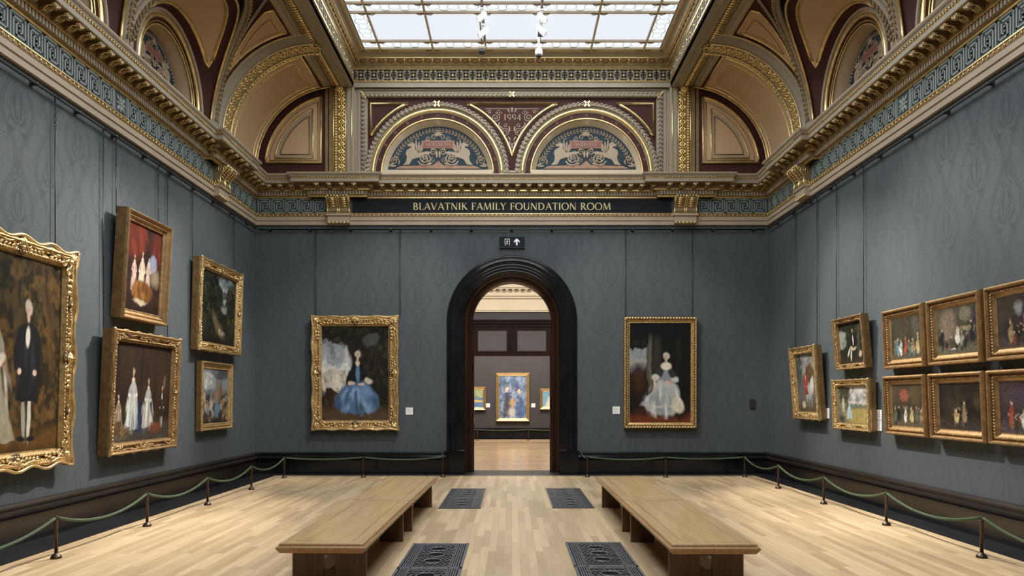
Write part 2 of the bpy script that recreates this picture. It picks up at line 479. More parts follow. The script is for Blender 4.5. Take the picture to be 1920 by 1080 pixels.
mb = MB(); mb.mat('oak_floor')
mb.bb(-5.32, 5.46, YR, 16.78, -.05, 0)
mb.mat('groove')
for x in (-5.135, 5.285): mb.bb(x - .006, x + .006, YR, 16.62, 0, .0012)
mb.bb(-5.135, 5.285, 16.61, 16.622, 0, .0012)
fl = mb.build('floor')
struct(fl, 'pale oak strip floor running the length of the gallery', 'floor')
mb = MB(); mb.mat('slate')
mb.bb(-HW, -5.32, YR, YB, -.05, -.002); mb.bb(5.46, HW, YR, YB, -.05, -.002); mb.bb(-5.32, 5.46, 16.78, YB, -.05, -.002)
mb.bb(-1.1, 1.1, YB, 18.02, -.05, -.002)
tag(mb.build('stone_border', fl), 'dark slate border of the oak floor')

for side, x0, x1, word in (('left', -HW - .2, -HW, 'left'), ('right', HW, HW + .2, 'right')):
    mb = MB(); mb.mat('damask_y'); mb.bb(x0, x1, YR, YB + .2, -.05, 6.9)
    struct(mb.build('wall_' + side), 'long side wall hung with grey-green damask, at the %s of the gallery' % word, 'wall')
mb = MB(); mb.mat('damask_x'); mb.bb(-HW - .2, HW + .2, YR - .2, YR, -.05, 9.8)
struct(mb.build('wall_rear'), 'damask end wall of the gallery opposite the arched doorway', 'wall')

# far wall with the arched opening
AZ, AR = 3.54, 1.28
mb = MB(); mb.mat('damask_x')
mb.X = wallM('back')
zt = 6.9
mb.quad((-HW, 0, 0), (-AR, 0, 0), (-AR, 0, zt), (-HW, 0, zt)); mb.quad((AR, 0, 0), (HW, 0, 0), (HW, 0, zt), (AR, 0, zt))
pts = arc(0, AZ, AR, 180, 0, 32)
mb.grid([[(u, 0, v) for u, v in pts], [(u, 0, zt) for u, v in pts]])
mb.mat('mahogany')   # reveal through the wall
rev = [(-AR, 0)] + pts + [(AR, 0)]
mb.grid([[(u, 0, v) for u, v in rev], [(u, -.72, v) for u, v in rev]])
struct(mb.build('wall_back'), 'end wall of dark grey damask pierced by the arched doorway', 'wall')

# baseboards
def sweep(mb, path, prof, mats, segs=None):
    """path: plan points, room on the right of travel; prof: (projection, z); mats: one per profile step"""
    n = len(path); ns = []
    for a, b in zip(path, path[1:]):
        d = Vector((b[0] - a[0], b[1] - a[1])).normalized(); ns.append(Vector((d.y, -d.x)))
    def off(i, p):
        if i == 0: m = ns[0]
        elif i == n - 1: m = ns[-1]
        else:
            m = (ns[i - 1] + ns[i]) / (1 + ns[i - 1].dot(ns[i]))
        return (path[i][0] + m.x * p, path[i][1] + m.y * p)
    for i in range(n - 1):
        if segs and i not in segs: continue
        for j in range(len(prof) - 1):
            mb.mat(mats[j] if isinstance(mats, (list, tuple)) else mats)
            (p0, z0), (p1, z1) = prof[j], prof[j + 1]
            a = off(i, p0); b = off(i + 1, p0); c = off(i + 1, p1); d = off(i, p1)
            mb.quad((*a, z0), (*b, z0), (*c, z1), (*d, z1))

BASEP = [(.065, -.01), (.065, .055), (.05, .06), (.05, .315), (.055, .33), (.085, .34), (.10, .36), (.095, .385), (.075, .395),
         (.065, .42), (.07, .435), (.085, .445), (.085, .47), (.06, .49), (0.0, .495)]
BM = ['black', 'black', 'skirt', 'black'] + ['skirt'] * 10
L0, L1, R1, R0 = (-HW, YR), (-HW, YB), (HW, YB), (HW, YR)
def base(name, path, segs, lab, mats=BM):
    mb = MB(); sweep(mb, path, BASEP, mats, segs)
    struct(mb.build(name), lab, 'baseboard')
base('baseboard_left', [L0, L1, R1], [0], 'dark moulded baseboard along the side wall with five tilted paintings')
base('baseboard_right', [L1, R1, R0], [1], 'dark moulded baseboard along the side wall with six small matching frames')
KB = ['black'] * 14
mb = MB(); sweep(mb, [L0, L1, (-1.53, YB)], BASEP, KB, [1]); sweep(mb, [(1.53, YB), R1, R0], BASEP, KB, [0])
struct(mb.build('baseboard_back'), 'black polished baseboard on both sides of the arched doorway', 'baseboard')

# ------------------------------------------------------------------ cornices
JO = .13
LJ = [(-HW, 14.42), (-HW + JO, 14.42), (-HW + JO, 15.62), (-HW, 15.62)]
BJ1 = [(-4.6, YB), (-4.6, YB - JO), (-3.38, YB - JO), (-3.38, YB)]
BJ2 = [(-x, y) for x, y in BJ1[::-1]]
RJ = [(-x, y) for x, y in LJ[::-1]]
CPATH = [L0] + LJ + [L1] + BJ1 + BJ2 + [R1] + RJ + [R0]
SEGS = {'left': range(0, 5), 'back': range(5, 14), 'right': range(14, 19)}
CORN = [(0, 6.35), (.05, 6.352), (.06, 6.36), (.06, 6.388), (.085, 6.392), (.085, 6.488), (.13, 6.492), (.14, 6.50), (.14, 6.522), (.155, 6.526), (.155, 6.612),
        (.34, 6.613), (.375, 6.614), (.38, 6.62), (.38, 6.69), (.385, 6.695), (.385, 6.725), (.40, 6.73), (.405, 6.75), (.43, 6.77), (.445, 6.79), (.445, 6.812), (.40, 6.82), (0, 6.84), (0, 7.0)]
CORM = ['gold_soft', 'gold', 'gold', 'drab', 'drab', 'gold_soft', 'gold', 'gold', 'drab', 'drab', 'drab', 'gold', 'stone_gray', 'stone_gray', 'gold_soft', 'gold_soft',
        'stone', 'stone_gray', 'stone_gray', 'stone', 'stone', 'stone', 'stone', 'pinktan']
ARCH = [(0, 5.74), (.05, 5.742), (.05, 5.83), (.058, 5.835), (.07, 5.84), (.07, 5.925), (.08, 5.93), (.08, 5.982), (.095, 5.986), (.095, 6.0), (.035, 6.004)]
ARCM = ['stone', 'stone', 'gilt_dark', 'stone', 'stone', 'gold_soft', 'drab', 'gold', 'gold', 'gold_soft']
APATH = [L0, L1, R1, R0]

def seg_points(path, segs, spacing, margin=.05):
    """positions along the plan path: yields (x, y, normal angle)"""
    for i in segs:
        a, b = Vector(path[i]), Vector(path[i + 1]); d = b - a; L = d.length
        if L < .3: continue
        d.normalize(); nrm = Vector((d.y, -d.x))
        k = max(1, int((L - 2 * margin) / spacing)); st = (L - 2 * margin) / k
        for j in range(k):
            p = a + d * (margin + st * (j + .5))
            if p.y < YS: continue
            yield p, d, nrm

def local2(p, d, nrm):
    """local (u along, out, v) -> world at plan point p"""
    return Matrix(((d.x, nrm.x, 0, p.x), (d.y, nrm.y, 0, p.y), (0, 0, 1, 0), (0, 0, 0, 1)))

# one modillion, copied along the cornice
mb = MB(); mb.mat('drab')
pol = [(.15, 6.61), (.355, 6.61), (.362, 6.59), (.352, 6.562), (.33, 6.55), (.30, 6.565), (.265, 6.562), (.23, 6.535), (.20, 6.51), (.15, 6.50)]
mb.extrude([(o_, z_) for o_, z_ in pol], -.045, .045, 'yz')
mb.mat('stone')
mb.tube([(-.050, .342, 6.572), (.050, .342, 6.572)], .021, 8)
mb.mat('gold')
for s in (-.051, .051):
    sp = [(s, .335 + .026 * (1 - t / 14) * math.cos(.7 * t), 6.575 + .026 * (1 - t / 14) * math.sin(.7 * t)) for t in range(12)]
    mb.tube(sp, .006, 4)
    mb.tube([(s, .32, 6.555), (s, .28, 6.566), (s, .24, 6.548), (s, .2, 6.515)], .006, 4)
mb.tube([(-.02, .35, 6.553), (.02, .35, 6.553)], .012, 6); mb.mat('gold_soft'); mb.tube([(-.05, .195, 6.535), (.05, .195, 6.535)], .028, 8)
mb.blob((0, .30, 6.553), ((.03, 0, 0), (0, .055, 0), (0, 0, .018)), 6, 4)
MODIL = mb.build('modillion'); MODIL_ME = MODIL.data
bpy.data.objects.remove(MODIL)

def frieze_keys(mb, u0, u1, n, flip, z0=6.03, z1=6.335, out=.036):
    W = (u1 - u0) / n; h = (z1 - z0) / 10.0; w = W / 10.2
    t = .36
    path1 = [(0, 0), (0, 10), (8.5, 10), (8.5, 1.7), (3.4, 1.7), (3.4, 6.6), (5.1, 6.6), (5.1, 4.8)]
    path2 = [(10.2, 10), (10.2, 0), (1.7, 0), (1.7, 8.3), (6.8, 8.3), (6.8, 3.4), (5.1, 3.4), (5.1, 5.2)]
    for k in range(n):
        for pth in (path1, path2):
            for (a, b), (c, d) in zip(pth, pth[1:]):
                x0, x1 = min(a, c) - t, max(a, c) + t; y0, y1 = min(b, d) - t, max(b, d) + t
                x0 = max(x0, -t)
                ua, ub = u0 + W * k + x0 * w, u0 + W * k + x1 * w
                if flip: ua, ub = 2 * u0 + W * n - ub, 2 * u0 + W * n - ua
                mb.bb(ua, ub, out, out + .006, z0 + y0 * h, z0 + y1 * h)

def rosette(mb, u, v, r, out):
    for k in range(8):
        a = PI * k / 4; R = r * (1 if k % 2 else .8)
        d = Vector((math.cos(a), 0, math.sin(a))); n = Vector((0, 1, 0)); b = d.cross(n)
        mb.blob(Vector((u, out, v)) + d * R * .58, (b * R * .2, n * .014, d * R * .42), 6, 4)
    mb.blob((u, out, v), ((r * .2, 0, 0), (0, .02, 0), (0, 0, r * .2)), 6, 4)

def make_corbel(parent, p, d, nrm):
    mb = MB(); mb.X = local2(p, d, nrm)
    mb.mat('drab', True)
    S = [(0, 6.36), (.30, 6.36), (.315, 6.335), (.31, 6.30), (.285, 6.265), (.25, 6.235), (.215, 6.20), (.185, 6.15), (.17, 6.10), (.175, 6.06), (.185, 6.03), (.17, 6.0), (.14, 5.985), (0, 5.985)]
    for x0, x1 in ((-.245, -.02), (.02, .245)):
        mb.smooth = False; mb.extrude(S, x0, x1, 'yz')
    S2 = [(o_ * .93, z_) for o_, z_ in S]; mb.extrude(S2, -.03, .03, 'yz')
    mb.mat('gold')
    for x in (-.25, -.02, .02, .25):
        mb.tube([(x, o_ + .004, z_) for o_, z_ in S[1:-1]], .012, 5)
    for s in (-1, 1):    # scroll eyes on the cheeks
        sp = [(s * .255, .205 + .085 * (1 - t / 22) * math.cos(.6 * t), 6.275 + .085 * (1 - t / 22) * math.sin(.6 * t)) for t in range(20)]
        mb.tube(sp, .012, 5)
        sp = [(s * .255, .12 + .05 * (1 - t / 18) * math.cos(-.6 * t), 6.04 + .05 * (1 - t / 18) * math.sin(-.6 * t)) for t in range(16)]
        mb.tube(sp, .01, 5)
        for k in range(5):   # acanthus ribs down the front
            q = S[3 + k]; mb.blob((s * .13, q[0] + .008, q[1] - .01), ((.07, 0, 0), (0, .014, 0), (0, 0, .022)), 6, 4)
    for k in range(7): mb.blob((-.21 + .07 * k, .325, 6.352), ((.03, 0, 0), (0, .02, 0), (0, 0, .024)), 6, 4)
    mb.mat('stone')   # pedestal across the architrave
    mb.bb(-.27, .27, 0, .20, 5.93, 5.985); mb.bb(-.25, .25, 0, .165, 5.79, 5.93)
    mb.extrude([(0, 5.79), (.165, 5.79), (.15, 5.765), (0, 5.74)], -.25, .25, 'yz')
    mb.mat('gold')
    mb.bb(-.275, .275, 0, .205, 5.965, 5.978)
    for k in range(6): mb.blob((-.215 + .086 * k, .15, 5.775), ((.026, 0, 0), (0, .026, 0), (0, 0, .026)), 8, 5)
    mb.build('corbel', parent)

CORB = {'left': [(Vector((-HW, 15.02)), Vector((0, 1)), Vector((1, 0)))],
        'right': [(Vector((HW, 15.02)), Vector((0, -1)), Vector((-1, 0)))],
        'back': [(Vector((-3.98, YB)), Vector((1, 0)), Vector((0, -1))), (Vector((3.98, YB)), Vector((1, 0)), Vector((0, -1)))]}
ASEG = {'left': [0], 'back': [1], 'right': [2]}
for n_, side in enumerate(('left', 'back', 'right')):
    root = empty('trim_%d' % (n_ + 1))
    struct(root, {'left': 'gilded entablature with key-pattern frieze above the wall with five tilted paintings',
                  'back': 'gilded entablature above the arched doorway, with modillions and two scroll corbels',
                  'right': 'gilded entablature with key-pattern frieze above the wall with six matching frames'}[side], 'cornice')
    mb = MB(); sweep(mb, CPATH, CORN, CORM, SEGS[side])
    mb.mat('gold_soft')
    for p, d, nrm in seg_points(CPATH, SEGS[side], .066, .0):       # dentils and bead course
        mb.X = local2(p, d, nrm); mb.mat('stone' if side != 'back' else 'stone'); mb.bb(-.02, .02, .08, .125, 6.398, 6.484)
        mb.mat('gold'); mb.blob((0, .395, 6.711), ((.024, 0, 0), (0, .013, 0), (0, 0, .013)), 6, 4)
    mb.X = Matrix.Identity(4)
    mb.build('cornice', root)
    for p, d, nrm in seg_points(CPATH, SEGS[side], .252, .04):
        o = bpy.data.objects.new('modillion', MODIL_ME); COL.objects.link(o); o.parent = root
        o.location = (p.x, p.y, 0); o.rotation_euler = (0, 0, math.atan2(d.y, d.x))
        # mesh local out is +y; the room is on the right of travel
        o.scale = (1, -1, 1)
    # architrave with its small leaf course
    mb = MB(); sweep(mb, APATH, ARCH, ARCM, ASEG[side])
    for p, d, nrm in seg_points(APATH, ASEG[side], .10, .0):
        mb.X = local2(p, d, nrm); mb.mat('gold')
        mb.blob((0, .086, 5.957), ((.012, 0, 0), (0, .008, 0), (0, 0, .024)), 6, 4)
        mb.mat('gilt_dark'); mb.bb(-.035, -.02, .078, .084, 5.938, 5.976); mb.bb(.02, .035, .078, .084, 5.938, 5.976)
    mb.build('architrave', root)
    # frieze
    mb = MB(); mb.mat('keyblue')
    mb.X = wallM(side)
    if side == 'back':
        mb.bb(-HW, HW, 0, .034, 5.995, 6.36); mb.mat('keyline')
        frieze_keys(mb, -5.86, -4.27, 5, False); frieze_keys(mb, 4.27, 5.86, 5, False)
    else:
        mb.bb(YR, YB, 0, .034, 5.995, 6.36); mb.mat('keyline')
        fl_ = (side == 'left')
        frieze_keys(mb, 11.5, 14.73, 10, True); frieze_keys(mb, 15.32, YB - .09, 5, True)
        frieze_keys(mb, 11.06 - .323 * 12, 11.06, 12, False)
        for a in (11.1, 11.46): mb.bb(a - .012, a + .012, .034, .042, 6.0, 6.36)
        rosette(mb, 11.28, 6.18, .16, .04)
    mb.build('frieze', root)
    for c in CORB[side]: make_corbel(root, *c)

# ------------------------------------------------------------------ ceiling: coves, vaults, ribs
RC, XC, ZC = 1.92, 3.95, 6.98
def cva(s, Y, a, off=0.0):
    return Vector((s * (XC + (RC - off) * math.cos(a)), Y, ZC + (RC - off) * math.sin(a)))
def a_of(h): return math.asin(max(-1, min(1, h / RC)))
CEIL = empty('ceiling')
struct(CEIL, 'coved and gilded ceiling rising from the cornice to the skylight', 'ceiling')

BAYS = [12.95, 9.62]
H0 = .2
def groin(Yc, r, n=40, stilt=True):
    """(Y, h) points of an arch on the cove, near foot to far foot"""
    pts = [(Yc + r * math.cos(math.radians(180 - 180 * i / n)), H0 + r * math.sin(math.radians(180 * i / n))) for i in range(n + 1)]
    if stilt: pts = [(Yc - r, -.05)] + pts + [(Yc + r, -.05)]
    return pts

def on_cove(s, yh, off):
    return [cva(s, y, a_of(min(h, RC)), off) for y, h in yh]

def lunette_ornament(mb, cx, zb, k, text, detail=True):
    """painted relief of a lunette: griffins, scrolls, palmette, plaque; out axis is +y in the local frame"""
    def T(x, y): return (cx + (x - 955) / 435 * k, zb + (1000 - y) / 435 * k)
    mb.mat('orn')
    g = [(645, 772), (660, 752), (688, 740), (714, 746), (726, 764), (720, 790), (728, 815), (752, 842), (800, 837), (850, 828), (892, 846), (850, 860), (800, 874), (745, 894), (695, 910),
         (664, 962), (600, 970), (632, 930), (641, 885), (628, 852), (638, 818), (664, 800), (690, 788), (676, 778), (656, 782)]
    for s in (1, -1):
        poly = [T(955 + s * (x - 955), y) for x, y in g]
        mb.extrude(poly, 0, .010 * k)
        for (wx_, wz_, ang, L) in ((742, 838, 96, 128), (752, 838, 84, 112), (762, 840, 72, 92), (772, 842, 58, 74), (700, 748, 120, 26)):   # wing feathers and ear
            a_ = math.radians(ang if s > 0 else 180 - ang); d = Vector((math.cos(a_), 0, math.sin(a_))); n_ = Vector((0, 1, 0)); x, z = T(955 + s * (wx_ - 955), wz_)
            mb.blob(Vector((x, .005 * k, z)) + d * L * .5 / 435 * k, (d.cross(n_) * (11 if L > 30 else 6) / 435 * k, n_ * .010 * k, d * L * .52 / 435 * k), 6, 4)
        tip = [T(955 + s * (x - 955), y) for x, y in ((738, 722), (736, 706), (746, 698), (758, 704), (756, 714))]
        mb.tube([(x, .006 * k, z) for x, z in tip], .010 * k, 5)
        for (sx, sy, R, w, turns, a0) in ((818, 905, 72, 9, 2.1, 200), (905, 840, 34, 7, 1.6, 20), (515, 925, 42, 6, 1.7, 0), (905, 915, 26, 5, 1.3, 90), (1000 - 90, 690, 30, 6, 1.4, 10), (850, 700, 26, 6, 1.4, 200)):
            sp = []
            for i in range(26):
                t = i / 25; a = math.radians(a0 + 360 * turns * t); r_ = R * (1 - .85 * t)
                x, y = T(955 + s * (sx + r_ * math.cos(a) - 955), sy - r_ * math.sin(a))
                sp.append((x, .004 * k, y))
            mb.tube(sp, [w / 435 * k * (1 - .5 * i / 25) for i in range(26)], 5)
        for (x, y, a, l) in ((820, 905, 0, 26), (800, 880, 60, 24), (840, 885, 120, 24), (800, 930, -60, 24), (845, 930, 200, 24), (480, 965, 30, 34), (500, 980, 10, 34), (860, 960, 20, 40), (790, 965, 170, 34), (560, 940, 80, 24),
                             (900, 800, 40, 24), (940, 860, 90, 40)):
            px, pz = T(955 + s * (x - 955), y); a = math.radians(a if s > 0 else 180 - a)
            d = Vector((math.cos(a), 0, math.sin(a))); n = Vector((0, 1, 0))
            mb.blob((px, .004, pz), (d.cross(n) * l * .35 / 435 * k, n * .01 * k, d * l / 435 * k), 6, 4)
    for i in range(7):      # palmette
        a = math.radians(20 + i * 23.3); d = Vector((math.cos(a), 0, math.sin(a))); n = Vector((0, 1, 0)); l = (46 if i % 2 else 40) * (1.15 if i == 3 else 1)
        x, z = T(955, 672)
        mb.blob(Vector((x, .004, z)) + d * l * .6 / 435 * k, (d.cross(n) * 8 / 435 * k, n * .01, d * l * .62 / 435 * k), 6, 4)
    # wreath along the arch
    cz = zb - .205 * k
    R = 1.085 * k
    for i in range(34):
        a = math.radians(22 + 136 * i / 33); tdir = Vector((-math.sin(a), 0, math.cos(a))) * (1 if i < 17 else -1); rd = Vector((math.cos(a), 0, math.sin(a))); n = Vector((0, 1, 0))
        for s in (-1, 0, 1):
            d = (tdir + rd * s * .7).normalized()
            mb.blob(Vector((cx, .003, cz)) + rd * (R + s * .035 * k), (d.cross(n) * .013 * k, n * .006, d * .042 * k), 5, 3)
    mb.mat('plaque_rim')
    mb.extrude([T(x, y) for x, y in ((520, 1004), (1390, 1004), (1330, 976), (1010, 970), (960, 925), (900, 970), (580, 976))], 0, .006 * k)
    mb.extrude([T(x, y) for x, y in ((790, 800), (1120, 800), (1120, 722), (790, 722))], .004, .014 * k)
    mb.mat('plaque')
    mb.extrude([T(x, y) for x, y in ((806, 790), (1104, 790), (1104, 732), (806, 732))], .006, .018 * k)
    if text:
        mb.mat('orn')
        w = min(.56, text_width(text) * .105) * k
        x, z = T(955, 783)
        draw_text(mb, text, x - w / 2 + .005, z, .098 * k, .018 * k, .005, w)

for s, sname in ((-1, 'left'), (1, 'right')):
    # the cove behind everything: plain towards the rear, cut by arches in the ornamented bays
    mb = MB(); mb.mat('maroon', True)
    def columns(ys, low, top=PI / 2, off=0.0, n=10):
        rows = []
        for y in ys:
            a0 = low(y)
            rows.append([cva(s, y, a0 + (top - a0) * i / n, off) for i in range(n + 1)])
        mb.grid(rows)
    mb.mat('tan', True); columns([YR, 2, 5, 7.95], lambda y: -.03)
    mb.mat('maroon', True)
    for Yc in BAYS:
        r = 1.60
        ys = [Yc + r * math.cos(math.radians(180 - 180 * i / 40)) for i in range(41)]
        columns(ys, lambda y: a_of(H0 + math.sqrt(max(0, r * r - (y - Yc) ** 2))), n=6)
    columns([9.62 + 1.6, 11.285, 12.95 - 1.6], lambda y: -.03)
    columns([7.95, 9.62 - 1.6], lambda y: -.03)
    columns([14.54, 15.0, 16.0, 17.1], lambda y: -.03)
    mb.build('cove', CEIL)

    # spandrel panels with gilt edges
    def panel(pm, ys, lo, hi, off, field):
        pm.mat(field, True)
        rows = []
        for y in ys:
            a0, a1 = lo(y), hi(y)
            if a1 < a0 + .002: a1 = a0 + .002
            rows.append([cva(s, y, a0 + (a1 - a0) * i / 8, off) for i in range(9)])
        pm.grid(rows)
        ring = [r_[0] for r_ in rows] + [rows[-1][i] for i in range(1, 9)] + [r_[-1] for r_ in rows[-2::-1]] + [rows[0][i] for i in range(7, 0, -1)]
        return ring
    pm = MB()
    TOPA = math.radians(77)
    def low_arch(Yc, r):
        return lambda y: a_of(min(RC * .985, H0 + math.sqrt(max(0, r * r - (y - Yc) ** 2)))) if abs(y - Yc) < r else math.radians(9)
    specs = []
    # half spandrel beside the rib, and the full spandrel between the two vaults
    def ylist(a, b, n=22): return [a + (b - a) * i / n for i in range(n + 1)]
    for (ya, yb, arcs) in ((13.66, 14.50, [(12.95, 1.78)]), (8.07, 8.91, [(9.62, 1.78)])):
        specs.append((ya, yb, arcs, TOPA))
    specs.append((10.29, 12.28, [(12.95, 1.76), (9.62, 1.76)], TOPA))
    for ya, yb, arcs, top in specs:
        ys = ylist(ya, yb, 36)
        lo = lambda y: max(low_arch(c, r)(y) for c, r in arcs)
        ys = [y for y in ys if lo(y) < top - .01]
        ring = panel(pm, ys, lo, lambda y: top, .012, 'tan')
        pm.mat('gold'); pm.tube(ring, .022, 6, True)
        arcs2 = [(c, r + .11) for c, r in arcs]
        lo2 = lambda y: max(low_arch(c, r)(y) for c, r in arcs2)
        ys2 = [y for y in ylist(ya + .04, yb - (.10 if yb in (14.50,) else .04), 36) if lo2(y) < top - .10]
        ring = panel(pm, ys2, lo2, lambda y: top - .07, .016, 'tan')
        pm.mat('gold_soft'); pm.tube(ring, .011, 5, True)
    pm.build('spandrel_panel', CEIL)

    # corner bay panel
    pm = MB()
    for (ya, yb, a0, a1, off, fld, tr) in ((15.52, 16.98, .0, TOPA, .015, 'pinktan', .028), (15.68, 16.82, .05, math.radians(71), .02, 'tan', .016)):
        ring = panel(pm, ylist(ya, yb, 4), lambda y: a0, lambda y: a1, off, fld)
        dense = []
        for k in range(24): dense.append(cva(s, ya, a0 + (a1 - a0) * k / 23, off))
        for k in range(24): dense.append(cva(s, yb, a1 - (a1 - a0) * k / 23, off))
        pm.mat('gold'); pm.tube(dense, tr, 6, True)
    for off2 in (.035,):
        pm.mat('pinktan', True)
    # recessed inner field of the same panel
    pm.build('corner_panel', CEIL)

    # transverse rib with guilloche
    rm = MB()
    prof = [(-.42, 0), (-.42, .035), (-.37, .055), (-.33, .04), (-.27, .07), (-.21, .09), (-.21, .12), (.21, .12), (.21, .09), (.27, .07), (.33, .04), (.38, .05), (.42, .02), (.42, 0)]
    N = 28
    rm.mat('stone_gray', True)
    rm.grid([[cva(s, 15.04 + dy, -.05 + (PI / 2 + .05) * i / N, o_) for dy, o_ in prof] for i in range(N + 1)])
    rm.mat('gold')
    for dy, o_, r_ in ((-.2, .125, .016), (.2, .125, .016), (.30, .06, .012), (-.42, .03, .012)):
        rm.tube([cva(s, 15.04 + dy, (PI / 2) * i / N, o_) for i in range(N + 1)], r_, 5)
    for j in range(34):     # bead edge towards the corner
        rm.blob(cva(s, 15.04 + .24, (PI / 2) * (j + .5) / 34, .115), ((.032, 0, 0), (0, .03, 0), (0, 0, .032)), 6, 4)
    guilloche(rm, lambda k, off, lift=0: cva(s, 15.02 + off, k * PI / 2, .13 + lift), 24, .115, .017)
    guilloche(rm, lambda k, off, lift=0: cva(s, 15.02 + off, (k + .03) * PI / 2, .13 + lift), 24, -.07, .012, False)
    rm.build('transverse_rib', CEIL)

    # vaults over the lunettes
    for bi, Yc in enumerate(BAYS):
        vm = MB()
        N = 40
        C1 = on_cove(s, groin(Yc, 1.52, N), .0)
        ZL = 7.12
        def ring3(r, X, n=N):
            pts = [Vector((s * X, Yc + r * math.cos(math.radians(180 - 180 * i / n)), ZL + r * math.sin(math.radians(180 * i / n)))) for i in range(n + 1)]
            return [Vector((s * X, Yc - r, 6.8))] + pts + [Vector((s * X, Yc + r, 6.8))]
        C0 = ring3(1.25, 5.90)
        # lune of the vault: maroon, gilt V, tan field, gilt V, maroon
        bands = []
        for a, b in zip(C0, C1):
            L = (b - a).length
            e1, e2 = (.19, .235) if L > .485 else (L * .5, L * .5)
            bands.append([a, a + (b - a) * (e1 / L), a + (b - a) * (e2 / L), b - (b - a) * (e2 / L), b - (b - a) * (e1 / L), b])
        for j, mm in enumerate(('maroon', 'gold', 'tan', 'gold', 'maroon')):
            vm.mat(mm, True)
            vm.grid([[bd[j] for bd in bands], [bd[j + 1] for bd in bands]])
        vm.mat('gold')
        vi = [i for i, bd in enumerate(bands) if (C1[i] - C0[i]).length > .485]
        tr = [bands[i][1] for i in vi]; tr2 = [bands[i][4] for i in vi]
        for t_ in (tr, tr2):
            vm.tube(t_, .022, 6)
        for e in (bands,):
            vm.mat('gold_soft'); vm.tube([bands[i][2] for i in vi], .010, 5); vm.tube([bands[i][3] for i in vi], .010, 5)
        vm.build('lunette_vault', CEIL)
        # surround of the lunette
        sm_ = MB(); sm_.mat('pinktan', True)
        sm_.grid([C0, ring3(1.17, 5.93)]); sm_.mat('maroon', True); sm_.grid([ring3(1.17, 5.93), ring3(1.0, 5.98)])
        sm_.mat('pinktan', True); sm_.grid([ring3(1.0, 5.98), ring3(.95, 6.22)])  # soffit darker than cream, its shade put into the colour
        sm_.mat('gold'); sm_.tube(ring3(1.14, 5.925), .038, 7); sm_.tube(ring3(1.0, 5.975), .018, 6); sm_.tube(ring3(1.05, 5.955), .010, 5)
        sm_.mat('stone'); sm_.tube(ring3(1.235, 5.89), .03, 6)
        sm_.build('lunette_surround', CEIL)
        # painted lunette
        tm = MB(); tm.mat('teal')
        tm.X = wallM(sname, 6.22)
        pp = arc(Yc, ZL, .97, 180, 0, 36)
        tm.extrude([(Yc - .97, 6.8)] + pp + [(Yc + .97, 6.8)], -.05, 0)
        tm.X = wallM(sname, 6.21)
        lunette_ornament(tm, Yc, 7.0 + .29, .80, None)
        tm.build('painted_lunette', CEIL)
        # garlanded groin moulding on the cove
        gm_ = MB(); gm_.mat('stone', True)
        arcp = groin(Yc, 1.60, 60)
        gm_.tube(on_cove(s, arcp, .03), .075, 8)
        gm_.mat('stone_gray'); gm_.tube(on_cove(s, groin(Yc, 1.70, 50), .02), .03, 6)
        gm_.mat('gold'); gm_.tube(on_cove(s, groin(Yc, 1.515, 50), .03), .026, 6)
        gm_.mat('drab')
        dense = on_cove(s, groin(Yc, 1.60, 110), .10)
        leaf_run(gm_, dense, .085, (-s * .7, 0, -.7), .55)
        gm_.build('garland_rib', CEIL)

    # attic wall closing the ends of the cove
    em = MB(); em.mat('maroon')
    YP = 17.08
    em.X = Matrix(((s, 0, 0, 0), (0, -1, 0, YP), (0, 0, 1, 0), (0, 0, 0, 1)))
    qa = lambda r, a0, a1, n: arc(XC, ZC, r, a0, a1, n)
    em.extrude([(4.05, 6.8), (6.0, 6.8)] + qa(1.99, 0, 87, 24) + [(4.05, 8.97)], -.1, 0)
    em.build('attic_end_wall', CEIL)
    qm = MB(); qm.X = em.X
    def qpanel(r, xi, zi, out0, out1, fld, tube_r, tmat):
        a0 = math.degrees(math.asin((zi - ZC) / r)); a1 = math.degrees(math.acos((xi - XC) / r))
        poly = [(xi, zi)] + qa(r, a0, a1, 24)
        qm.mat(fld); qm.extrude(poly, out0, out1)
        qm.mat(tmat); qm.tube([(u, out1, v) for u, v in poly], tube_r, 6, True)
    qpanel(1.69, 4.36, 7.12, 0, .03, 'pinktan', .03, 'gold')
    qm.mat('stone'); 
    qpanel(1.60, 4.43, 7.17, .01, .035, 'pinktan', .012, 'gold_soft')
    qpanel(1.48, 4.54, 7.22, .02, .05, 'stone', .022, 'gold')
    qm.mat('tan'); qpanel(1.37, 4.62, 7.30, .03, .052, 'tan', .014, 'gilt_dark')
    # edge of cove against the attic wall
    qm.mat('stone_gray'); qm.tube([(u, .04, v) for u, v in qa(1.90, 0, 84, 24)], .035, 6)
    qm.mat('gold'); qm.tube([(u, .07, v) for u, v in qa(1.86, 0, 84, 24)], .016, 6)
    qm.build('quarter_panel', CEIL)
    # pilaster with guilloche
    pm = MB(); pm.X = Matrix(((s, 0, 0, 0), (0, -1, 0, 17.1), (0, 0, 1, 0), (0, 0, 0, 1)))
    pm.mat('drab'); pm.bb(4.20, 4.27, 0, .05, 6.8, 8.86); pm.bb(4.06, 4.17, 0, .07, 6.8, 8.86)
    pm.mat('stone_gray'); pm.bb(3.60, 4.06, -.1, .05, 6.8, 8.9); pm.bb(3.62, 3.76, 0, .075, 6.8, 8.86)
    pm.mat('gold'); 
    for u in (4.07, 3.79, 3.655): pm.tube([(u, .08, 6.9), (u, .08, 8.86)], .014, 6)
    pm.mat('gold_soft'); pm.bb(3.80, 4.05, .03, .065, 6.8, 8.84)
    pm.mat('gold')
    guilloche(pm, lambda k, off, lift=0: Vector((3.89 + off, .08 + lift, 6.9 + 1.86 * k)), 22, .062, .016)
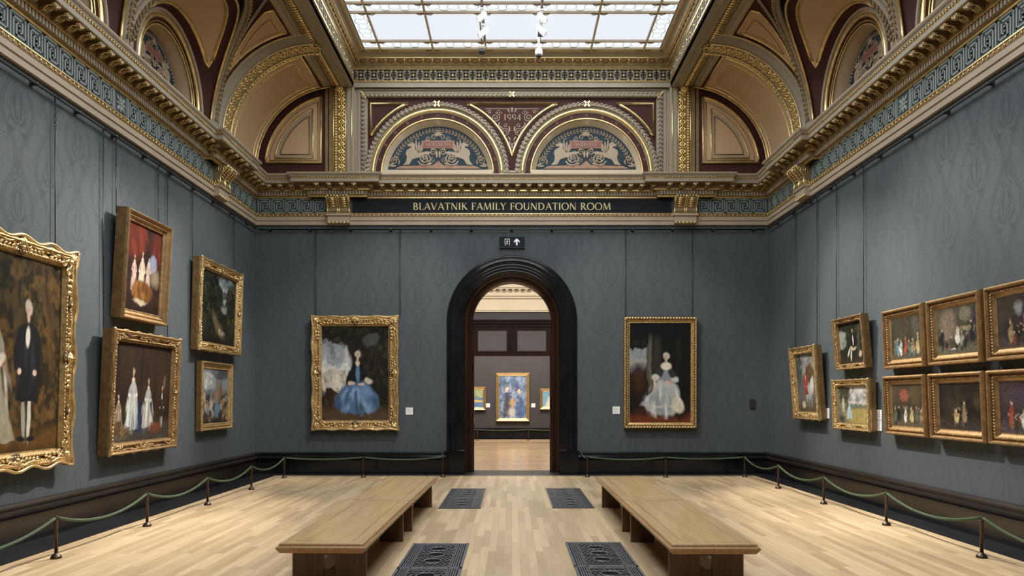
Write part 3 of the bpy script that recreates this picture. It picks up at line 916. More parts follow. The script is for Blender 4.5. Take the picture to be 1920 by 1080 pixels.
    for j in range(30): pm.blob((4.02, .08, 6.9 + 1.9 * (j + .5) / 30), ((.024, 0, 0), (0, .02, 0), (0, 0, .03)), 6, 4)
    for k in range(8):
        a = PI * k / 4; pm.blob((3.93 + .06 * math.cos(a), .1, 8.80 + .06 * math.sin(a)), ((.035, 0, 0), (0, .03, 0), (0, 0, .035)), 6, 4)
    pm.blob((3.93, .13, 8.80), ((.04, 0, 0), (0, .04, 0), (0, 0, .04)), 6, 4)
    pm.build('pilaster', CEIL)
    # beam at the top of the cove, with pendant gilt fringe
    bm_ = MB(); bm_.mat('stone_gray')
    bm_.X = Matrix(((s, 0, 0, 0), (0, 1, 0, 0), (0, 0, 1, 0), (0, 0, 0, 1)))
    bm_.bb(3.62, 3.88, YR, 17.1, 8.84, 8.95)
    bm_.mat('stone_gray'); bm_.bb(3.88, 4.12, YR, 17.1, 8.87, 8.97); bm_.bb(4.12, 4.20, YR, 17.1, 8.855, 8.93)
    bm_.mat('stone'); bm_.bb(4.20, 4.30, YR, 17.1, 8.84, 8.9)
    bm_.mat('gold')
    for x, z in ((4.30, 8.835), (4.12, 8.85), (3.88, 8.84), (3.74, 8.835)): bm_.tube([(x, YS, z), (x, 17.08, z)], .013, 5)
    y = YS + 1
    while y < 17.0:
        bm_.mat('gold'); bm_.blob((3.97, y, 8.855), ((.065, .01, 0), (0, .03, 0), (0, 0, .03)), 6, 4)
        bm_.mat('gold_soft'); bm_.blob((4.07, y + .04, 8.865), ((.03, 0, 0), (0, .032, 0), (0, 0, .022)), 6, 4)
        y += .085
    for yy in (15.04,):
        for k in range(9):
            a = 2 * PI * k / 9; bm_.blob((3.97 + .09 * math.cos(a), yy + .13 * math.sin(a), 8.83), ((.06, 0, 0), (0, .05, 0), (0, 0, .05)), 7, 5)
        bm_.blob((3.97, yy, 8.80), ((.06, 0, 0), (0, .06, 0), (0, 0, .06)), 7, 5)
    bm_.build('ceiling_beam', CEIL)

# ------------------------------------------------------------------ attic panel above the doorway
am = MB(); am.X = wallM('back', 17.2)
AX, ACZ, HR = 1.72, 6.885, 1.27
am.mat('maroon')
ztop = 8.98
us = sorted(set([-3.7, 3.7, 0] + [c + HR * math.cos(math.radians(t)) for c in (-AX, AX) for t in range(0, 181, 5)]))
def hole(u):
    for c in (-AX, AX):
        if abs(u - c) < HR: return ACZ + math.sqrt(HR * HR - (u - c) ** 2)
    return 6.8
def hole2(u, eps): return hole(u + eps)
for a, b in zip(us, us[1:]):
    m_ = (a + b) / 2
    za = hole(a) if hole(m_) > 6.8 else 6.8; zb = hole(b) if hole(m_) > 6.8 else 6.8
    if hole(m_) > 6.8: za = max(za, ACZ); zb = max(zb, ACZ)
    am.quad((a, 0, za), (b, 0, zb), (b, 0, ztop), (a, 0, ztop))
# stepped frame round the panel
for i, (w0, w1, o_, mm) in enumerate(((3.62, 3.53, .06, 'stone_gray'), (3.53, 3.47, .085, 'stone_gray'), (3.47, 3.36, .05, 'stone'), (3.36, 3.32, .03, 'stone_gray'))):
    t0, t1 = ztop - .03 - (3.62 - w0), ztop - .03 - (3.62 - w1)
    am.mat(mm)
    am.bb(-w0, -w1, 0, o_, 6.8, t0); am.bb(w1, w0, 0, o_, 6.8, t0); am.bb(-w0, w0, 0, o_ + .001, t1, t0)
am.mat('gold'); am.tube([(-3.6, .07, 6.8), (-3.6, .07, 8.93), (3.6, .07, 8.93), (3.6, .07, 6.8)], .013, 5)
# garland rectangle
am.mat('stone')
rect = [(-3.40, 6.85), (-3.40, 8.70), (3.40, 8.70), (3.40, 6.85)]
am.tube([(u, .06, v) for u, v in rect], .05, 7)
am.mat('stone_gray')
for (a, b) in zip(rect, rect[1:]):
    n = int(math.dist(a, b) / .025)
    leaf_run(am, [(a[0] + (b[0] - a[0]) * i / n, .10, a[1] + (b[1] - a[1]) * i / n) for i in range(n + 1)], .08, (0, 1, 0), .5)
def cross(mb, u, v, r, out):
    for sg in (1, -1):
        d = Vector((1, 0, sg)).normalized() * r; n = Vector((0, 1, 0)); b = d.normalized().cross(n)
        mb.extrude([(u - d.x - b.x * r * .2, v - d.z - b.z * r * .2), (u + d.x - b.x * r * .2, v + d.z - b.z * r * .2), (u + d.x + b.x * r * .2, v + d.z + b.z * r * .2), (u - d.x + b.x * r * .2, v - d.z + b.z * r * .2)], out, out + .03)
am.mat('gold'); cross(am, 0, 8.70, .075, .09)
for sg in (-1, 1):
    am.extrude([(sg * 3.33, 8.62), (sg * 3.36, 8.60), (sg * 3.47, 8.76), (sg * 3.44, 8.78)], .08, .12)
# arches
for c in (-AX, AX):
    am.mat('cream', True)
    sof = arc(c, ACZ, HR, 180, 0, 40); sof2 = arc(c, ACZ, 1.18, 180, 0, 40)
    am.grid([[(u, .0, v) for u, v in sof], [(u, -.17, v) for u, v in sof2]])
    am.mat('cream', False); am.bb(c - 1.28, c + 1.28, -.18, .02, 6.8, 7.0)
    am.mat('gold')
    for r, t, o_ in ((1.29, .02, .01), (1.485, .045, .02)): am.tube([(u, o_, v) for u, v in arc(c, ACZ, r, 180, 0, 48)], t, 7)
    am.mat('stone_gray'); am.tube([(u, .02, v) for u, v in arc(c, ACZ, 1.54, 180, 0, 48)], .02, 6); am.tube([(u, .01, v) for u, v in arc(c, ACZ, 1.43, 180, 0, 48)], .012, 6)
    am.mat('stone'); am.tube([(u, .03, v) for u, v in arc(c, ACZ, 1.605, 180, 0, 48)], .05, 7)
    am.mat('stone_gray'); leaf_run(am, [(u, .075, v) for u, v in arc(c, ACZ, 1.605, 180, 0, 190)], .085, (0, 1, 0), .5)
    am.mat('gold'); cross(am, c, ACZ + 1.605, .085, .07)
    am.mat('plaque_rim')
    for k in range(1, 12):
        a = math.radians(15 * k); u, v = c + 1.375 * math.cos(a), ACZ + 1.375 * math.sin(a)
        for q in range(4):
            b = a + PI / 4 + q * PI / 2
            am.blob((u + .022 * math.cos(b), .004, v + .022 * math.sin(b)), ((.013, 0, 0), (0, .006, 0), (0, 0, .013)), 5, 3)
# spandrels
def spand(poly, w):
    am.mat('stone_gray'); am.tube([(u, .01, v) for u, v in poly], w * 1.35, 6, True)
    am.mat('gold'); am.tube([(u, .035, v) for u, v in poly], w, 6, True)
r = 1.77
mid = [(u, v) for u, v in arc(-AX, ACZ, r, math.degrees(math.asin(1.635 / r)), math.degrees(math.acos(AX / r)), 16)]
mid = mid + [(-u, v) for u, v in mid[::-1]][1:]
spand(mid, .03)
ins = [(u * .86, 8.52 - .07 - (8.52 - v) * .86) for u, v in mid]
am.mat('maroon'); 
for sg in (-1, 1):
    a_top = math.degrees(math.asin(1.635 / r)); a_side = math.degrees(math.acos(1.53 / r))
    cr = [(sg * (AX + r * math.cos(math.radians(t))), ACZ + r * math.sin(math.radians(t))) for t in [a_top + (a_side - a_top) * i / 10 for i in range(11)]]
    spand(cr + [(sg * (AX + 1.53), 8.52)], .03)
# date panel
am.mat('orn')
draw_text(am, '1994', -.20, 8.13, .15, .0, .012, .42)
am.extrude([(-.62, 8.40), (.62, 8.40), (.62, 8.412), (-.62, 8.412)], 0, .01)
for sg in (-1, 1):
    for (x, z, R, w, t, a0) in ((.38, 8.20, .11, .014, 1.8, 90), (.15, 7.86, .10, .014, 1.8, 0), (.52, 8.33, .05, .01, 1.4, 0), (.30, 8.33, .06, .01, 1.4, 180), (.16, 8.02, .05, .01, 1.2, 90)):
        sp = [(sg * (x + R * (1 - .85 * i / 24) * math.cos(math.radians(a0 + 360 * t * i / 24))), .006, z + R * (1 - .85 * i / 24) * math.sin(math.radians(a0 + 360 * t * i / 24))) for i in range(25)]
        am.tube(sp, w * .8, 5)
    for (x, z, a, l) in ((.06, 7.72, 60, .06), (.05, 7.62, 70, .05), (.25, 7.98, 40, .06), (.06, 7.94, 80, .07), (.3, 8.05, 100, .05), (.08, 8.36, 60, .06)):
        d = Vector((math.cos(math.radians(a)), 0, math.sin(math.radians(a)))); n = Vector((0, 1, 0))
        d.x *= sg
        am.blob((sg * x, .006, z), (d.cross(n) * l * .3, n * .01, d * l), 6, 4)
am.blob((0, .006, 7.55), ((.02, 0, 0), (0, .01, 0), (0, 0, .07)), 6, 4); am.blob((0, .006, 8.38), ((.025, 0, 0), (0, .01, 0), (0, 0, .07)), 6, 4)
am.mat('stone'); am.bb(-.26, .26, 0, .07, 6.85, 6.92); am.bb(-.2, .2, 0, .09, 6.92, 6.96)
am.build('attic_panel', CEIL)
for c, t in ((-AX, 'HOGARTH'), (AX, 'WRIGHT')):
    tm = MB(); tm.mat('teal'); tm.X = wallM('back', 17.37)
    tm.extrude(arc(c, ACZ, 1.2, 0, 180, 40), -.04, 0)
    lunette_ornament(tm, c, 7.09, 1.0, t)
    o = tm.build('painted_lunette', CEIL); o['label'] = 'painted lunette lettered ' + t

# ------------------------------------------------------------------ skylight shaft and glass
YSK = 17.04
SPATH = [(-3.62, YR + .01), (-3.62, YSK), (3.62, YSK), (3.62, YR + .01), (-3.62, YR + .01)]
SPROF = [(0, 8.84), (0, 8.955), (.03, 8.96), (.035, 8.98), (.0, 8.985), (0, 9.225), (.03, 9.23), (.04, 9.255), (.05, 9.26), (.06, 9.30), (.13, 9.43), (.15, 9.435), (.155, 9.455), (.16, 9.46), (.20, 9.50), (.24, 9.535),
         (.255, 9.54), (.255, 9.555), (.24, 9.56), (.23, 9.58), (.27, 9.582), (.27, 9.60)]
SPM = ['stone_gray', 'gold', 'gold', 'gold', 'pit', 'gold', 'gold', 'drab', 'drab', 'drab', 'gold', 'gold', 'stone', 'stone', 'stone', 'gold', 'gold', 'blackmetal', 'blackmetal', 'blackmetal', 'bar']
mb = MB(); sweep(mb, SPATH, SPROF, SPM)
# pierced band and egg moulding on three sides
def shaft_frames():
    yield 'back', wallM('back', YSK), -3.6, 3.6
    yield 'left', wallM('left', 3.62), 11.5, YSK
    yield 'right', wallM('right', 3.62), 11.5, YSK
for nm, X, u0, u1 in shaft_frames():
    mb.X = X
    n = int((u1 - u0) / .3); W = (u1 - u0) / n
    for k in range(n):
        u = u0 + W * (k + .5); v = 9.105
        mb.mat('stone_gray')
        mb.tube([(u + .085 * math.cos(t * PI / 6), .012, v + .085 * math.sin(t * PI / 6)) for t in range(12)], .011, 5, True)
        for q in range(4):
            a = PI / 4 + q * PI / 2; d = Vector((math.cos(a), 0, math.sin(a))); nn = Vector((0, 1, 0))
            mb.blob(Vector((u, .01, v)) + d * .13, (d.cross(nn) * .022, nn * .012, d * .04), 6, 4)
            b = q * PI / 2; d2 = Vector((math.cos(b), 0, math.sin(b)))
            mb.blob(Vector((u, .01, v)) + d2 * .058, (d2.cross(nn) * .014, nn * .012, d2 * .028), 5, 3)
        for sg in (-1, 1):
            for q in (-1, 1):
                sp = [(u + sg * (W / 2 - .012 - .045 * math.sin(PI * i / 8)), .01, v + q * (.02 + .075 * i / 8)) for i in range(9)]
                mb.tube(sp, .010, 5)
        mb.mat('gold'); mb.blob((u, .02, v), ((.03, 0, 0), (0, .02, 0), (0, 0, .03)), 6, 4)
    n = int((u1 - u0) / .208); W = (u1 - u0) / n
    for k in range(n):
        u = u0 + W * (k + .5)
        mb.mat('gold'); mb.box((u, .125, 9.405), (.016, .03, .045))
        mb.mat('gilt_dark'); mb.blob((u + W / 2, .115, 9.385), ((.07, 0, 0), (0, .02, 0), (0, 0, .028)), 6, 4)
        mb.mat('gold_soft')
        for q in range(4): mb.blob((u + W * (q + .5) / 4, .085, 9.325), ((.014, 0, 0), (0, .012, 0), (0, 0, .03)), 5, 3)
mb.X = Matrix.Identity(4)
mb.build('skylight_shaft', CEIL)

SK = empty('window_1')
struct(SK, 'long gridded skylight of frosted glass filling the middle of the ceiling', 'skylight')
GZ = 9.60
xs = [-3.33, -2.95, -1.77, -.59, .59, 1.77, 2.95, 3.33]
ysk = [16.74, 16.37, 15.15, 14.79, 13.57, 13.21, 11.99, 11.63, 10.41, 10.05, 8.83, 8.47, 7.25, 6.89, 5.67, 5.31, 4.09, 3.73, 2.51, 2.15, .93, .57, -.65, -1.33]
mb = MB(); mb.mat('bar')
for x in xs: mb.bb(x - .02, x + .02, ysk[-1], ysk[0], GZ - .06, GZ - .005)
for i, y in enumerate(ysk):
    w = .035 if i in (0,) else .02
    mb.bb(xs[0], xs[-1], y - w, y + w, GZ - .05, GZ - .004)
mb.bb(xs[0] - .07, xs[0] + .02, ysk[-1], ysk[0] + .06, GZ - .055, GZ + .01); mb.bb(xs[-1] - .02, xs[-1] + .07, ysk[-1], ysk[0] + .06, GZ - .055, GZ + .01)
mb.bb(xs[0] - .07, xs[-1] + .07, ysk[0] - .02, ysk[0] + .075, GZ - .055, GZ + .01)
mb.mat('gold_soft')
for x in xs[1:-1]:
    for y in ysk[:6]:
        for sg in (-1, 1):
            mb.tube([(x + sg * .02, y, GZ - .065), (x + sg * .17, y, GZ - .06)], .011, 5)
            mb.tube([(x + sg * .02, y, GZ - .065), (x + sg * .09, y + .05, GZ - .06), (x + sg * .14, y + .05, GZ - .055)], .006, 4)
mb.build('frame', SK)
g1, g2, lead = MB(), MB(), MB()
g1.mat('pane'); g2.mat('pane_rim'); lead.mat('lead')
for i in range(len(xs) - 1):
    for j in range(len(ysk) - 1):
        big = (0 < i < len(xs) - 2) and (j % 2 == 1)
        (g1 if big else g2).bb(xs[i], xs[i + 1], ysk[j + 1], ysk[j], GZ - .003, GZ + .003)
        if not big and j < 7:
            x0, x1, y0, y1 = xs[i], xs[i + 1], ysk[j + 1], ysk[j]
            long_x = (x1 - x0) >= (y1 - y0)
            n = max(1, round(max(x1 - x0, y1 - y0) / .4))
            for k in range(n):
                for t in range(14):
                    pass
                cx = x0 + (x1 - x0) * (k + .5) / n if long_x else (x0 + x1) / 2
                cy = (y0 + y1) / 2 if long_x else y0 + (y1 - y0) * (k + .5) / n
                rx, ry = (.125, .105) if long_x else (.105, .125)
                ring = [(cx + rx * math.cos(t * PI / 8), cy + ry * math.sin(t * PI / 8)) for t in range(17)]
                lead.grid([[(x, y, GZ - .008) for x, y in ring], [(cx + (x - cx) * .92, cy + (y - cy) * .92, GZ - .008) for x, y in ring]])
                if k < n - 1:
                    for sg in (-1, 1):
                        if long_x:
                            xm = x0 + (x1 - x0) * (k + 1) / n
                            pts = [(xm - .09, cy + sg * .09), (xm - .045, cy + sg * .135), (xm + .045, cy + sg * .135), (xm + .09, cy + sg * .09)]
                        else:
                            ym = y0 + (y1 - y0) * (k + 1) / n
                            pts = [(cx + sg * .09, ym - .09), (cx + sg * .135, ym - .045), (cx + sg * .135, ym + .045), (cx + sg * .09, ym + .09)]
                        lead.tube([(x, y, GZ - .008) for x, y in pts], .006, 4)
g1.build('frosted_pane', SK); g2.build('patterned_pane', SK); lead.build('lead_came', SK)
# roof void behind the glass closes the box
mb = MB(); mb.mat('stone'); mb.bb(-HW - .2, HW + .2, YR - .2, YB + .3, 9.72, 9.8)
mb.build('roof_slab', CEIL)

# ------------------------------------------------------------------ arched doorway
DOOR = empty('door_1', (0, YB, 0))
struct(DOOR, 'arched doorway with black moulded surround and mahogany fanlight frame', 'doorway')
mb = MB(); mb.X = Matrix(((1, 0, 0, 0), (0, -1, 0, 0), (0, 0, 1, 0), (0, 0, 0, 1)))
mb.mat('black', True)
CP = [(1.505, 0), (1.505, .03), (1.485, .055), (1.455, .06), (1.44, .04), (1.43, .075), (1.40, .105), (1.36, .115), (1.32, .10), (1.305, .06), (1.29, .085), (1.255, .09), (1.235, .05), (1.225, .065), (1.19, .06), (1.17, .02), (1.155, .035), (1.12, .03), (1.105, -.03), (1.10, -.10)]
def arch_path(r, zb=.54, n=48):
    return [(-r, zb)] + arc(0, AZ, r, 180, 0, n) + [(r, zb)]
mb.grid([[(u, o_, v) for u, v in arch_path(r)] for r, o_ in CP])
mb.smooth = False
for s in (-1, 1):
    mb.bb(s * 1.10, s * 1.53, -.1, .125, 0, .50); mb.bb(s * 1.10, s * 1.545, -.1, .14, .50, .535); mb.bb(s * 1.10, s * 1.55, -.1, .14, 0, .06)
mb.build('arch_surround', DOOR)
mb = MB(); mb.X = Matrix(((1, 0, 0, 0), (0, -1, 0, 0), (0, 0, 1, 0), (0, 0, 0, 1))); mb.mat('mahogany', True)
JP = [(1.11, -.08), (1.09, -.10), (1.075, -.14), (1.06, -.14), (1.04, -.20), (1.00, -.22), (.985, -.30), (.965, -.30), (.95, -.36), (.935, -.40), (.925, -.44), (.925, -.56), (.96, -.58)]
mb.grid([[(u, o_, v) for u, v in arch_path(r, 0.0)] for r, o_ in JP])
mb.build('jamb_lining', DOOR)
mb = MB(); mb.X = Matrix(((1, 0, 0, 0), (0, -1, 0, 0), (0, 0, 1, 0), (0, 0, 0, 1))); mb.mat('mahogany')
mb.bb(-.94, .94, -.56, -.38, 3.51, 3.57); mb.bb(-.94, .94, -.57, -.35, 3.57, 3.60); mb.bb(-.94, .94, -.56, -.42, 3.44, 3.52)
mb.build('transom_bar', DOOR)
def sash(x0, x1):
    m_ = MB(); m_.X = Matrix(((1, 0, 0, 0), (0, -1, 0, 0), (0, 0, 1, 0), (0, 0, 0, 1))); m_.mat('mahogany')
    a, b, z0, z1 = x0 + .115 if x0 < 0 else x0 + .125, x1 - .125 if x0 < 0 else x1 - .115, 2.86, 3.34
    m_.bb(x0, x1, -.52, -.44, 2.74, z0); m_.bb(x0, x1, -.52, -.44, z1, 3.45); m_.bb(x0, a, -.52, -.44, z0, z1); m_.bb(b, x1, -.52, -.44, z0, z1)
    m_.mat('oak_leg'); m_.bb(a, b, -.45, -.425, z0 - .012, z0 + .012)
    o = m_.build('overdoor_sash', DOOR)
    g = MB(); g.X = m_.X; g.mat('glass'); g.bb(a, b, -.485, -.479, z0, z1); g.build('pane', o)
sash(-.925, -.005); sash(.005, .925)
mb = MB(); mb.X = Matrix(((1, 0, 0, 0), (0, -1, 0, 0), (0, 0, 1, 0), (0, 0, 0, 1))); mb.mat('mahogany')
mb.bb(-.03, .03, -.53, -.42, 2.74, 3.45)
for s in (-1, 1):
    mb.bb(s * .90, s * .945, -.58, -.44, 0, 2.76); mb.bb(s * .94, s * 1.02, -.42, -.34, 0, 3.5)
mb.mat('gold_soft')
for s in (-1, 1): mb.bb(s * .899, s * .902, -.57, -.56, .6, 2.5)
mb.build('jamb_post', DOOR)
mb = MB(); mb.X = Matrix(((1, 0, 0, 0), (0, -1, 0, 0), (0, 0, 1, 0), (0, 0, 0, 1))); mb.mat('glass')
mb.extrude(arc(0, AZ + .03, .925, 0, 180, 30), -.49, -.484)
mb.build('fanlight_pane', DOOR)

# ------------------------------------------------------------------ room beyond the doorway
FY = 32.0
mb = MB(); mb.mat('oak_far'); mb.bb(-5, 5, 18.02, 31.5, -.05, 0)
struct(mb.build('floor_beyond'), 'polished oak boards of the next gallery seen through the doorway', 'floor')
mb = MB(); mb.mat('farwall'); mb.bb(-5, 5, FY, FY + .2, -.05, 5.43)
mb.mat('farcream'); mb.bb(-5, 5, FY, FY + .2, 5.43, 8.2)
for z0, z1, p in ((5.43, 5.50, .04), (5.50, 5.53, .06), (6.02, 6.10, .06), (6.10, 6.24, .10), (6.40, 6.46, .20), (6.46, 6.56, .24), (7.0, 7.06, .08)):
    mb.bb(-5, 5, FY - p, FY, z0, z1)
x = -4.8
while x < 4.8:
    mb.extrude([(FY - .0, 6.40), (FY - .18, 6.40), (FY - .17, 6.34), (FY - .12, 6.33), (FY - .1, 6.24), (FY, 6.24)], x - .06, x + .06, 'yz')
    mb.bb(x - .02, x + .02, FY - .13, FY, 6.12, 6.2); mb.bb(x + .10, x + .14, FY - .13, FY, 6.12, 6.2)
    x += .27
mb.mat('black'); mb.bb(-5, 5, FY - .06, FY, -.02, .38); mb.bb(-5, 5, FY - .12, FY, .38, .46); mb.bb(-5, 5, FY - .5, FY, -.05, -.002)
struct(mb.build('wall_far'), 'aubergine end wall of the next gallery under a cream cornice', 'wall')
for s, nm in ((-1, 'wall_beyond_left'), (1, 'wall_beyond_right')):
    mb = MB(); mb.mat('farwall'); mb.bb(s * 5, s * 5.2, 18.0, FY + .2, -.05, 5.43); mb.mat('farcream'); mb.bb(s * 5, s * 5.2, 18.0, FY + .2, 5.43, 8.2)
    struct(mb.build(nm), 'aubergine side wall of the next gallery, ' + ('left' if s < 0 else 'right') + ' of the doorway axis', 'wall')
mb = MB(); mb.mat('farcream'); mb.bb(-5.2, 5.2, 17.95, FY + .2, 8.2, 8.3)
mb.mat('farwall'); mb.bb(-5, -1.32, 17.98, 18.02, 0, 8.2); mb.bb(1.32, 5, 17.98, 18.02, 0, 8.2)
mb.X = Matrix(((1, 0, 0, 0), (0, 1, 0, 18.0), (0, 0, 1, 0), (0, 0, 0, 1)))
pts = arc(0, AZ, 1.32, 180, 0, 24); mb.grid([[(u, 0, v) for u, v in pts], [(u, 0, 8.2) for u, v in pts]])
struct(mb.build('ceiling_beyond'), 'cream plaster ceiling of the next gallery', 'ceiling')

# ------------------------------------------------------------------ paintings
class Art:
    """paint layers on a grid of vertices; u right, v up, both 0..1"""
    def __init__(self, w, h, cell, seed, bg):
        self.nx = max(12, int(w / cell)); self.nz = max(12, int(h / cell)); self.w = w; self.h = h
        self.rng = np.random.default_rng(seed)
        self.U, self.Vv = np.meshgrid(np.linspace(0, 1, self.nx + 1), np.linspace(0, 1, self.nz + 1))
        self.asp = w / h
        self.C = np.ones((self.nz + 1, self.nx + 1, 3)) * np.array(bg)
        self.wu = (self.fbm(6) - .5) * .09; self.wv = (self.fbm(6) - .5) * .09
    def noise(self, k):
        g = self.rng.random((k + 3, k + 3))
        x = self.U * k; y = self.Vv * k
        xi = x.astype(int); yi = y.astype(int); fx = x - xi; fy = y - yi
        fx = fx * fx * (3 - 2 * fx); fy = fy * fy * (3 - 2 * fy)
        return (g[yi, xi] * (1 - fx) + g[yi, xi + 1] * fx) * (1 - fy) + (g[yi + 1, xi] * (1 - fx) + g[yi + 1, xi + 1] * fx) * fy
    def fbm(self, k):
        return self.noise(k) * .5 + self.noise(k * 2) * .28 + self.noise(k * 4) * .22
    def put(self, mask, c, a=1.0):
        m = np.clip(mask, 0, 1)[..., None] * a
        self.C = self.C * (1 - m) + np.array(c) * m
    def ell(self, u, v, ru, rv, c, soft=.25, a=1.0, rot=0.0, warp=1.0):
        du = (self.U + self.wu * warp - u) * self.asp; dv = self.Vv + self.wv * warp - v
        ca, sa = math.cos(rot), math.sin(rot)
        x = (du * ca + dv * sa) / (ru * self.asp); y = (-du * sa + dv * ca) / rv
        d = np.sqrt(x * x + y * y)
        self.put((1 + soft - d) / (2 * soft) if soft > 0 else d < 1, c, a)
    def band(self, v0, v1, c, soft=.08, a=1.0):
        v = self.Vv + self.wv * 1.5
        self.put(np.clip((v - v0 + soft) / (2 * soft), 0, 1) * np.clip((v1 + soft - v) / (2 * soft), 0, 1), c, a)
    def bell(self, u, v0, v1, w0, w1, c, a=1.0, lean=0.0, soft=.02, pw=1.6):
        t = np.clip((self.Vv + self.wv * .6 - v0) / (v1 - v0), 0, 1)
        half = w1 + (w0 - w1) * (1 - t) ** pw
        d = np.abs(self.U + self.wu * .6 - u - lean * t) - half
        inside = np.clip((soft - d) / (2 * soft), 0, 1) * ((self.Vv + self.wv * .6 > v0) & (self.Vv + self.wv * .6 < v1))
        self.put(inside, c, a)
    def mottle(self, k, c, thr=.55, a=.5):
        n = self.fbm(k)
        self.put(np.clip((n - thr + .03) * 7, 0, 1), c, a)
    def folds(self, u, v, ru, rv, c, n=14, a=.5):
        x = (self.U - u) / ru; y = (self.Vv - v) / rv
        q = x / (1.25 - .45 * np.clip(y, -1, 1))
        g = self.rng.random((6, n * 3 + 4)); xx = np.clip((q + 1) * .5, 0, .999) * n * 3; yy = np.clip((y + 1) * .5, 0, .999) * 3
        xi = xx.astype(int); yi = yy.astype(int); fx = xx - xi; fy = yy - yi; fx = fx * fx * (3 - 2 * fx)
        m = (g[yi, xi] * (1 - fx) + g[yi, xi + 1] * fx) * (1 - fy) + (g[yi + 1, xi] * (1 - fx) + g[yi + 1, xi + 1] * fx) * fy
        self.put(np.clip((m - .45) * 3, 0, 1) * np.clip((1 - (x * x + y * y)) * 2.5, 0, 1), c, a)
    def person(self, u, v0, h, coat, skin=(.50, .36, .27), hair=(.30, .26, .22), wide=.10, dress=True):
        """a plain anonymous figure: skirt or coat, shoulders, oval head"""
        self.bell(u, v0, v0 + h * .80, wide * .62, wide * .30, coat, .85, self.rng.uniform(-.03, .03), .035, 1.2)
        self.ell(u + self.rng.uniform(-.04, .04), v0 + h * .3, wide * .4, h * .2, tuple(x * .4 for x in coat), .6, .6)
        self.ell(u, v0 + h * .74, wide * .42, h * .10, coat, .15)
        self.ell(u, v0 + h * .93, wide * .20, h * .075, hair, .2)
        self.ell(u, v0 + h * .90, wide * .155, h * .06, skin, .2)
    def clouds(self, u, v, ru, rv, lo, hi):
        n = self.fbm(4); d = np.sqrt(((self.U + self.wu - u) / ru) ** 2 + ((self.Vv + self.wv - v) / rv) ** 2)
        m = np.clip((1.1 - d) * 4, 0, 1)
        self.put(m, lo); self.put(m * np.clip((n - .42) * 5, 0, 1), hi)
    def leafage(self, u, v, ru, rv, c, c2):
        n = self.fbm(9); d = np.sqrt(((self.U - u) / ru) ** 2 + ((self.Vv - v) / rv) ** 2) + (n - .5) * 1.3
        m = np.clip((1 - d) * 6, 0, 1)
        self.put(m, c); self.put(m * np.clip((self.fbm(16) - .5) * 6, 0, 1), c2, .7)
    def gown(self, u, v0, L, c, hi, hair=(.22, .18, .14), skin=(.50, .36, .27), wide=.22):
        k = L / self.asp
        self.bell(u, v0, v0 + .62 * L, wide * k, .05 * k, c, 1, 0, .010, 1.1)
        self.folds(u, v0 + .27 * L, wide * k, .36 * L, hi, 7, .7)
        self.folds(u, v0 + .25 * L, wide * k, .33 * L, tuple(x * .35 for x in c), 6, .45)
        self.ell(u, v0 + .67 * L, .062 * k, .10 * L, c, .12, 1, 0, .3)
        for sg in (-1, 1):
            self.ell(u + sg * .085 * k, v0 + .63 * L, .026 * k, .10 * L, tuple(x * .85 for x in c), .15, 1, sg * .35, .3)
            self.ell(u + sg * .105 * k, v0 + .53 * L, .030 * k, .03 * L, hi, .3, .8, 0, .3); self.ell(u + sg * .09 * k, v0 + .495 * L, .016 * k, .02 * L, skin, .3, 1, 0, .3)
        self.ell(u, v0 + .765 * L, .048 * k, .032 * L, skin, .2, 1, 0, .2)
        self.head(u, v0 + .885 * L, L, hair, skin)
    def head(self, u, v, L, hair, skin):
        k = L / self.asp
        sk = tuple(x * .82 for x in skin)
        self.ell(u, v - .055 * L, .015 * k, .03 * L, tuple(x * .75 for x in skin), .3, 1, 0, .2)
        self.ell(u, v + .010 * L, .037 * k, .044 * L, hair, .25, 1, 0, .5)
        self.ell(u + .004 * k, v - .006 * L, .025 * k, .034 * L, sk, .2, 1, 0, .2)
        self.ell(u - .012 * k, v - .008 * L, .011 * k, .03 * L, tuple(x * .5 for x in skin), .6, .6, 0, 0)
        self.ell(u + .004 * k, v - .001 * L, .018 * k, .006 * L, tuple(x * .5 for x in skin), .7, .5, 0, 0)
    def coat(self, u, v0, L, c, stock=(.5, .47, .40), hair=(.32, .29, .24), skin=(.50, .36, .27)):
        k = L / self.asp
        for sg in (-1, 1):
            self.ell(u + sg * .03 * k, v0 + .17 * L, .019 * k, .17 * L, tuple(x * (.8 if sg > 0 else .45) for x in stock), .2, 1, -sg * .06, .4); self.ell(u + sg * .05 * k, v0 + .01 * L, .045 * k, .018 * L, (.01, .01, .01), .2, 1, 0, .2)
        self.bell(u, v0 + .26 * L, v0 + .74 * L, .125 * k, .085 * k, c, 1, 0, .012, .8)
        self.ell(u, v0 + .73 * L, .105 * k, .065 * L, c, .1, 1, 0, .3)
        self.folds(u, v0 + .5 * L, .12 * k, .22 * L, tuple(x * 2.4 + .006 for x in c), 4, .5)
        for sg in (-1, 1):
            self.ell(u + sg * .105 * k, v0 + .60 * L, .032 * k, .14 * L, c, .1, 1, sg * .12, .2); self.ell(u + sg * .08 * k, v0 + .46 * L, .02 * k, .02 * L, skin, .2, 1, 0, .2)
        self.ell(u, v0 + .70 * L, .022 * k, .07 * L, stock, .25, 1, 0, .2)
        self.head(u, v0 + .885 * L, L, hair, skin)
